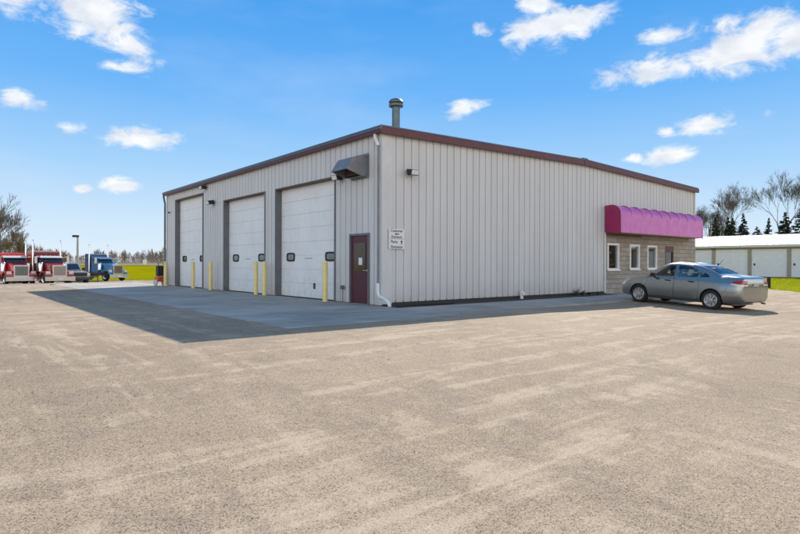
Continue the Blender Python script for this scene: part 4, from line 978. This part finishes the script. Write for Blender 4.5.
# ------------------------------------------------------------------ light pole, posts, far box
lp = tag(empty('light_pole', (4.3, 72.0, gz(4.3, 72))), 'tall pale light pole with a dark box head behind the trucks', 'light pole')
H = 5.45 - gz(4.3, 72) * 1 - .75
b = MB(); b.tube([(0, 0, -.1), (0, 0, H)], [.16, .12], 12); b.build('pole', mat('pale_pole', (.42, .42, .41), .6, var=.2), lp, smooth=True)
b = MB(); b.box(-.62, .14, -.2, .2, H, H + .28); hd = b.build('lamp_head', M_black, lp, bevel=.03)
b = MB(); b.box(-.55, -.15, -.15, .15, H - .015, H - .001); b.build('lens', M_lens, hd)
wp = tag(empty('wooden_post', (26.4, -1.72, gz(26.4, -1.72) - .05)), 'short dark brown wooden post standing at the grass edge', 'post')
b = MB(); b.box(-.075, .075, -.075, .075, 0, .66); b.build('post', mat('dark_creosote_wood', (.045, .03, .022), .85, var=.4, vscale=8, bump=.4), wp, bevel=.008)
b = MB(); b.box(-.08, .08, -.08, .08, .66, .675); b.build('cap', mat('worn_cap', (.16, .14, .12), .8), wp)
fs_ = tag(empty('field_marker', (40.6, 176, gz(40.6, 176))), 'small white marker board far out at the edge of the green field', 'marker')
b = MB(); b.box(-.55, .55, -.05, .05, .5, 2.1); b.build('board', M_white, fs_)
b = MB(); b.tube([(-.4, 0.06, 0), (-.4, .06, 1.9)], .05, 6); b.tube([(.4, .06, 0), (.4, .06, 1.9)], .05, 6); b.build('legs', M_black, fs_)

# ------------------------------------------------------------------ storage garage across the grass
GX = 43.0; GY0, GY1 = -16.4, 23.6; gz0 = .26
gar = tag(empty('storage_building', (GX, 4.0, gz0)), 'long low storage building with white roof and a row of white garage doors', 'building')
gy0, gy1 = GY0 - 4.0, GY1 - 4.0
M_gw = mat('beige_siding', (.36, .325, .26), .6, var=.15); M_gd = mat('white_garage_door', (.80, .82, .84), .5, var=.08)
m, t, p, O = base('white_roof_steel', .5); c = mixc(t, rng(t, noise_n(t, mapv(t, O, (.3, 2, 1)), 1, 5, .6), .35, .7), (.80, .81, .82), (.70, .71, .73)); t.links.new(c, p.inputs['Base Color']); M_gr = m
pitch = 2.863; first = 4.92 - 4.0 - pitch * 7
posts = [first + k * pitch for k in range(15)]
posts = [y for y in posts if gy0 + .2 < y < gy1 - .2]
b = MB(); dh = 2.32
b.box(0, 9.0, gy0, posts[0] - .20, -.4, 2.6); b.box(0, 9.0, posts[-1] + .20, gy1, -.4, 2.6); b.box(0.02, 9.0, posts[0] - .2, posts[-1] + .2, dh, 2.6); b.box(8.9, 9.0, posts[0] - .2, posts[-1] + .2, -.4, dh)
for y in posts: b.box(0, .3, y - .13, y + .13, -.4, dh + .01)
b.add([(0, gy0, 2.6), (9, gy0, 2.6), (4.5, gy0, 3.65)], [(0, 1, 2)]); b.add([(0, gy1, 2.6), (9, gy1, 2.6), (4.5, gy1, 3.65)], [(0, 1, 2)])
b.build('wall', M_gw, gar, fixn=False)
b = MB(); nrib = int((gy1 - gy0) / .5)
for s in (0, 1):
    for k in range(nrib):
        y = gy0 + k * (gy1 - gy0) / nrib; y2 = gy0 + (k + 1) * (gy1 - gy0) / nrib; ya = y + .05
        e0, e1 = (-.3, 4.5) if s == 0 else (9.3, 4.5)
        z0, z1 = 2.62, 3.70
        b.quad((e0, y, z0), (e1, y, z1), (e1, (y + ya) / 2, z1 + .03), (e0, (y + ya) / 2, z0 + .03)); b.quad((e0, (y + ya) / 2, z0 + .03), (e1, (y + ya) / 2, z1 + .03), (e1, ya, z1), (e0, ya, z0)); b.quad((e0, ya, z0), (e1, ya, z1), (e1, y2, z1), (e0, y2, z0))
gr = b.build('roof', M_gr, gar, fixn=False)
b = MB(); b.box(-.33, -.28, gy0 - .05, gy1 + .05, 2.46, 2.66); b.box(-.28, .0, gy0, gy1, 2.52, 2.545); b.build('fascia', mat('pale_fascia', (.62, .60, .56), .5), gar)
for y, y2 in zip(posts, posts[1:]):
    b = MB(); n = 9
    for k in range(n): b.box(.10, .14, y + .132, y2 - .132, .02 + k * (dh - .02) / n, .02 + (k + 1) * (dh - .02) / n - .035)
    b.box(.12, .15, y + .132, y2 - .132, .0, dh)
    d = b.build('garage_door', M_gd, gar)
    b = MB(); b.box(.06, .099, y2 - .42, y2 - .30, .95, 1.12); b.build('latch', M_black, d)
b = MB(); b.box(-.03, -.002, posts[0] - 0.2, posts[-1] + .2, -.4, .0); b.build('apron_edge', M_conc, gar)
for k, y in enumerate(posts[5::3]):
    b = MB(); b.box(-.16, -.002, y - .12, y + .12, dh + .04, dh + .2); b.build('door_lamp', M_black, gar)

# ------------------------------------------------------------------ vegetation
def branch(mb, p, d, L, r, lvl, rnd, spread, maxl, twig, up=.12, kids=(2, 3), n=None):
    n = n or (7 if lvl == 0 else 5 if lvl < 2 else 3); k = 3 if lvl < 3 else 2
    pts = [p]; rs = [r]; q = p.copy(); dd = d.copy()
    for i in range(k):
        dd = (dd + Vector((rnd.uniform(-1, 1), rnd.uniform(-1, 1), rnd.uniform(-.6, 1))) * .13 + Vector((0, 0, up * .4))).normalized()
        q = q + dd * (L / k); pts.append(q.copy()); rs.append(r * (1 - .38 * (i + 1) / k) if lvl < maxl else r * (1 - .75 * (i + 1) / k))
    t = mb[0] if lvl < 2 else mb[1]
    t.tube(pts, rs, n, cap=False)
    if lvl >= maxl: return
    c = rnd.randint(*kids) + (1 if lvl >= 2 else 0)
    for i in range(c):
        f = 1.0 if i < 2 else rnd.uniform(.35, .95)
        j = min(k, int(f * k + .5)); base_ = pts[j]
        a = rnd.uniform(0, 2 * math.pi) if i > 1 else i * math.pi + rnd.uniform(-.5, .5); s = rnd.uniform(.6, 1) * spread * (1.25 if lvl < 2 else 1)
        o = dd.orthogonal().normalized(); w = dd.cross(o); nd = (dd + (o * math.cos(a) + w * math.sin(a)) * s + Vector((0, 0, up))).normalized()
        branch(mb, base_, nd, L * rnd.uniform(.62, .86), max(twig, rs[j] * rnd.uniform(.55, .75)), lvl + 1, rnd, spread, maxl, twig, up, kids)
M_bark = mat('grey_bark', (.13, .115, .10), .9, var=.4, vscale=6); M_twig = mat('brown_twigs', (.15, .125, .10), .9, var=.3, vscale=3)
M_bud = mat('budding_twigs', (.21, .16, .085), .9, var=.3, vscale=3)
def bare_tree(loc, H_, seed, label, spread=.55, lean=(0, 0), maxl=6, twig=.012, m2=None, group='bare trees around the lot', kids=(2, 3), r0=None, up=.12, trunk_=.22):
    rnd = random.Random(seed); t = (MB(), MB())
    o = tag(empty('bare_tree', loc), label, 'tree', group)
    d = Vector((lean[0], lean[1], 1)).normalized(); r0 = r0 or H_ * .020
    branch(t, Vector((0, 0, -.2)), d, H_ * trunk_, r0, 0, rnd, spread, maxl, twig, up, kids)
    t[0].build('trunk', M_bark, o, smooth=True, fixn=False); t[1].build('crown', m2 or M_twig, o, fixn=False)
    return o
bare_tree(at(729, 108), 22, 11, 'tall bare spreading tree behind the storage building, left of the tallest spruce', .62, maxl=7, twig=.018)
bare_tree(at(787, 100), 23, 5, 'largest bare tree behind the storage building at the right edge', .60, maxl=7, twig=.018)
bare_tree(at(707, 118), 18, 23, 'bare tree showing just right of the awning', .6, maxl=7, twig=.018)
bare_tree(at(757, 150), 12, 31, 'small distant bare tree between the two tall ones', .5, maxl=6, twig=.025)
bare_tree(at(836, 104), 21, 37, 'bare tree beyond the right end of the storage building', .6, maxl=6, twig=.02)
bare_tree(at(-2, 62), 10.8, 41, 'grey bare tree with fine twigs at the left edge behind the bright red truck', .55, maxl=7, twig=.014)
bare_tree(at(14, 64), 7.2, 43, 'lower tree with tan spring buds at the left edge', .6, maxl=7, twig=.014, m2=M_bud)
bare_tree(at(-22, 58), 11, 47, 'bare tree just outside the left edge', .55, maxl=6, twig=.016)
M_spruce = mat('dark_spruce_needles', (.028, .045, .022), .85, var=.5, vscale=1.2)
def spruce(loc, H_, seed, label, wid=.2, dens=1.0):
    rnd = random.Random(seed); o = tag(empty('spruce_tree', loc), label, 'tree', 'dark spruces behind the storage building')
    b = MB(); b.tube([(0, 0, -.2), (0, 0, H_ * .98)], [H_ * .018, .02], 7); b.build('trunk', M_bark, o, fixn=False)
    b = MB(); z = H_ * .06; W0 = H_ * wid
    while z < H_ * .985:
        f = 1 - z / H_; nb_ = max(4, int((5 + 9 * f) * dens)); r = W0 * (f ** .82) + .05
        for k in range(nb_):
            a = rnd.uniform(0, 2 * math.pi); L = r * rnd.uniform(.6, 1.15); dz = rnd.uniform(-.28, .02) * L
            u = Vector((math.cos(a), math.sin(a), 0)); v = Vector((-math.sin(a), math.cos(a), 0)); z_ = z + rnd.uniform(-.12, .12)
            for q in range(7):
                s0 = rnd.uniform(.1, .9); c = Vector((0, 0, z_)) + u * L * s0 + Vector((0, 0, dz * s0)); side = rnd.choice((-1, 1)); tl = L * .33 * (1.1 - s0 * .5) + .06
                tip = c + (u * .75 + v * side * rnd.uniform(.2, .9)) * tl + Vector((0, 0, rnd.uniform(-.3, .12) * tl))
                wv = Vector((rnd.uniform(-.3, .3), rnd.uniform(-.3, .3), 1)) * .11 * (H_ / 9)
                b.add([c - wv, c + wv, tip], [(0, 1, 2)]); b.add([c - v * .08, c + v * .08, tip], [(0, 1, 2)])
        z += H_ * .028
    b.build('crown', M_spruce, o, fixn=False)
for i, (px, top_, D_, wd, l) in enumerate([(715, 220, 86, .20, 'narrow spruce nearest the awning'), (728, 219.5, 90, .17, 'left spruce of the close pair'), (732.5, 220, 87, .19, 'right spruce of the close pair'),
        (743, 215.5, 88, .17, 'tall pointed spruce standing alone'), (757, 229, 84, .34, 'lowest squat spruce'), (768.5, 220, 90, .15, 'slim spruce between the squat and the broad ones'),
        (785, 214, 82, .26, 'broad spruce under the largest bare tree'), (801, 211, 80, .30, 'spruce cut by the right edge of the photo'), (829, 213, 84, .22, 'outermost spruce on the right')]):
    p = at(px, D_); zt = 1.25 + (264.6 - top_) * D_ / FPX
    spruce(p, zt - p[2] + .4, 100 + i, 'dark green ' + l + ' behind the white roof', wd * 1.3, 1.25)

# woods on the horizon: one mass
def woods(name, label, a0, a1, D0, D1, n, h0, h1, seed, m, brush=1.0, polar=False):
    rnd = random.Random(seed); b = MB()
    for i in range(n):
        px = a0 + (a1 - a0) * rnd.random(); D_ = rnd.uniform(D0, D1); p = Vector(at(px, D_))
        if polar: an = R(50.6 - px); qx, qy = CAM.x + D_ * math.cos(an), CAM.y + D_ * math.sin(an); p = Vector((qx, qy, gz(qx, qy)))
        hh = (h0 + (h1 - h0) * (mnoise.noise(Vector((px * .02, seed, 0))) * .9 + mnoise.noise(Vector((px * .11, seed, 5))) * .35 + .5)) * rnd.uniform(.7, 1.05); W0 = hh * rnd.uniform(.28, .42)
        b.tube([p, p + Vector((0, 0, hh * .6))], [hh * .009, hh * .005], 3, cap=False); hh *= rnd.uniform(.75, 1.1)
        for k in range(int(60 * brush)):
            z = hh * rnd.uniform(.0, 1) ** 1.1; f = 1 - .75 * (z / hh) ** 2; a = rnd.uniform(0, 6.283); r = W0 * f * rnd.random() ** .5
            c = p + Vector((math.cos(a) * r * .5, math.sin(a) * r * .5, z * .82)); tip = p + Vector((math.cos(a) * r * 1.2, math.sin(a) * r * 1.2, z + hh * .08 * rnd.random()))
            w = Vector((rnd.uniform(-1, 1), rnd.uniform(-1, 1), rnd.uniform(-.5, .5))) * hh * .016
            b.add([c - w, c + w, tip], [(0, 1, 2)])
    o = b.build(name, m, fixn=False); tag(o, label, 'trees', kind='stuff')
M_wood = mat('bare_woodland', (.215, .145, .09), .95, var=.45, vscale=.05)
woods('woodland', 'brown leafless woods along the horizon', -520, 1500, 290, 370, 5200, 4.2, 9.8, 3, M_wood)
woods('brushwood', 'grey leafless brushwood behind the storage building', 640, 1000, 118, 170, 620, 5.5, 10.5, 9, mat('grey_brushwood', (.17, .15, .13), .95, var=.3, vscale=.1))
woods('tree_belt', 'leafless tree belt across the road from the shop front', 58, 100, 100, 135, 480, 6.0, 10, 8, M_wood, polar=True)
woods('thicket', 'brown thicket behind the red trucks', -160, 66, 150, 190, 330, 3.5, 7.5, 5, M_wood)

# grass tufts on the lawn to the right and ragged lot edges
def tufts(name, label, spots, n, h, m, seed):
    rnd = random.Random(seed); b = MB()
    for i in range(n):
        x, y = spots(rnd)
        z = gz(x, y) - .02
        for k in range(3):
            a = rnd.uniform(0, 6.283); hh = h * rnd.uniform(.5, 1.2); w = .012; l = hh * rnd.uniform(.2, .7)
            ox, oy = rnd.uniform(-.05, .05), rnd.uniform(-.05, .05)
            b.add([(x + ox - w * math.sin(a), y + oy + w * math.cos(a), z), (x + ox + w * math.sin(a), y + oy - w * math.cos(a), z), (x + ox + l * math.cos(a), y + oy + l * math.sin(a), z + hh)], [(0, 1, 2)])
    tag(b.build(name, m, fixn=False), label, 'grass', kind='stuff')
def lawn_spot(r):
    while True:
        x = r.uniform(22, 42.5); y = r.uniform(-9, 14)
        lim = 22.0 + (y + 4.4) * 1.08 if y < -2 else 24.6 + (y + 2) * .83
        if y < -4.4: lim = 21.7
        if x > lim + r.random() * .4: return x, y
M_blade = mat('grass_blades', (.29, .33, .02), .8, var=.35, vscale=2)
_t = M_blade.node_tree; _tr = N(_t, 'ShaderNodeBsdfTranslucent'); _tr.inputs[0].default_value = (.34, .38, .02, 1); _ms = N(_t, 'ShaderNodeMixShader'); _ms.inputs[0].default_value = .55
_t.links.new(_t.nodes['Principled BSDF'].outputs[0], _ms.inputs[1]); _t.links.new(_tr.outputs[0], _ms.inputs[2]); _t.links.new(_ms.outputs[0], _t.nodes['Material Output'].inputs[0])
tufts('lawn_grass', 'bright green lawn grass between the lot and the storage building', lawn_spot, 22000, .055, M_blade, 4)
def edge_spot(r):
    i = r.randrange(4); a = ((9, 55.5), (4.5, 61), (14, 51.5), (22, 44))[i]; b_ = ((4.5, 61), (-2, 66), (9, 55.5), (14, 51.5))[i]; t = r.random()
    return a[0] + (b_[0] - a[0]) * t + r.gauss(0, .5), a[1] + (b_[1] - a[1]) * t + abs(r.gauss(0, .9))
tufts('field_edge_grass', 'longer grass along the far edge of the lot', edge_spot, 3000, .22, M_blade, 6)
# weeds at the foot of the gable wall
def weed(x, y, h, n, seed, label):
    rnd = random.Random(seed); o = tag(empty('weed_plant', (x, y, -.01)), label, 'weed', 'weeds at the foot of the gable wall'); st_, lf = MB(), MB()
    for k in range(n):
        a = rnd.uniform(0, 6.283); L = h * rnd.uniform(.5, 1.1); tip = Vector((math.cos(a) * L * rnd.uniform(.3, 1.3), -abs(math.sin(a)) * L * .5, L)); st_.tube([(0, 0, 0), tip * .5 + Vector((0, 0, .02)), tip], [.004, .003, .002], 3, cap=False)
        for j in range(9):
            f = rnd.uniform(.2, 1); c = tip * f; aa = rnd.uniform(0, 6.283); s = .05 * rnd.uniform(.6, 1.3)
            u = Vector((math.cos(aa), math.sin(aa), rnd.uniform(-.2, .5))) * s; v = Vector((-math.sin(aa), math.cos(aa), 0)) * s * .45
            lf.add([c, c + u * .5 + v, c + u, c + u * .5 - v], [(0, 1, 2, 3)])
    st_.build('stem', M_weed, o, fixn=False); lf.build('leaves', M_weed, o, fixn=False)
M_weed = mat('weed_leaves', (.07, .11, .03), .7, var=.4, vscale=9)
for i, (x, y, h, n, l) in enumerate([(9.55, -.22, .34, 26, 'tallest leafy weed clump by the gable wall, left of the awning'), (9.95, -.25, .20, 20, 'low weed clump just right of the tallest one'), (10.5, -.24, .13, 14, 'flat weeds between the clumps and the block wall'),
        (11.2, -.2, .08, 10, 'sparse weeds beside the block wall'), (1.25, -.32, .07, 12, 'tiny weed by the wall near the white drain pipe'), (1.75, -.3, .05, 8, 'smallest weed right of the one near the drain pipe')]):
    weed(x, y, h, n, 50 + i, l)
ho = MB(); ho.tube([(.15, -.50, .03), (.7, -.42, .03), (1.3, -.5, .025), (2.1, -.62, .03), (2.5, -.5, .03)], .022, 6)
tag(ho.build('black_hose', M_rubber, smooth=True), 'black hose lying along the foot of the gable wall by the drain pipe', 'hose')

# loose stones on the lot, thickest near the camera
rnd = random.Random(99); b = MB()
def stone(x, y, s):
    z = gz(x, y) - .012; ph = rnd.uniform(0, 6.283); k = 5
    ring = [(x + s * rnd.uniform(.7, 1.15) * math.cos(ph + 6.283 * j / k), y + s * rnd.uniform(.7, 1.15) * math.sin(ph + 6.283 * j / k), z + s * .25) for j in range(k)]
    top_ = [(x + (a - x) * .55, y + (c - y) * .55, z + s * rnd.uniform(.65, .9)) for a, c, _ in ring]; low = [(a, c, z - s * .3) for a, c, _ in ring]
    b.add(low + ring + top_, [(j, (j + 1) % k, k + (j + 1) % k, k + j) for j in range(k)] + [(k + j, k + (j + 1) % k, 2 * k + (j + 1) % k, 2 * k + j) for j in range(k)] + [tuple(range(2 * k, 3 * k))], rnd.choice((0, 0, 0, 1, 2)))
cnt = 0
while cnt < 16000:
    D_ = 2.0 + 26 * rnd.random() ** 2.0; lat = rnd.uniform(-.95, .95) * D_; q = CAM + FW * D_ + RT * lat
    if q.x > -5.0 and q.y > -3.1: cnt += 1; continue
    if mnoise.noise(Vector((q.x * .35, q.y * .35, 0))) < rnd.uniform(-.7, .5): cnt += 1; continue
    stone(q.x, q.y, .003 + .006 * rnd.random() ** 2.5 + (.008 if rnd.random() < .006 else 0)); cnt += 1
tag(b.build('loose_stones', [mat('tan_stone', (.50, .43, .35), .85, var=.3, vscale=5), mat('grey_stone', (.36, .33, .30), .85), mat('dark_stone', (.20, .18, .16), .85)], fixn=False), 'small loose stones scattered over the gravel lot', 'gravel', kind='stuff')
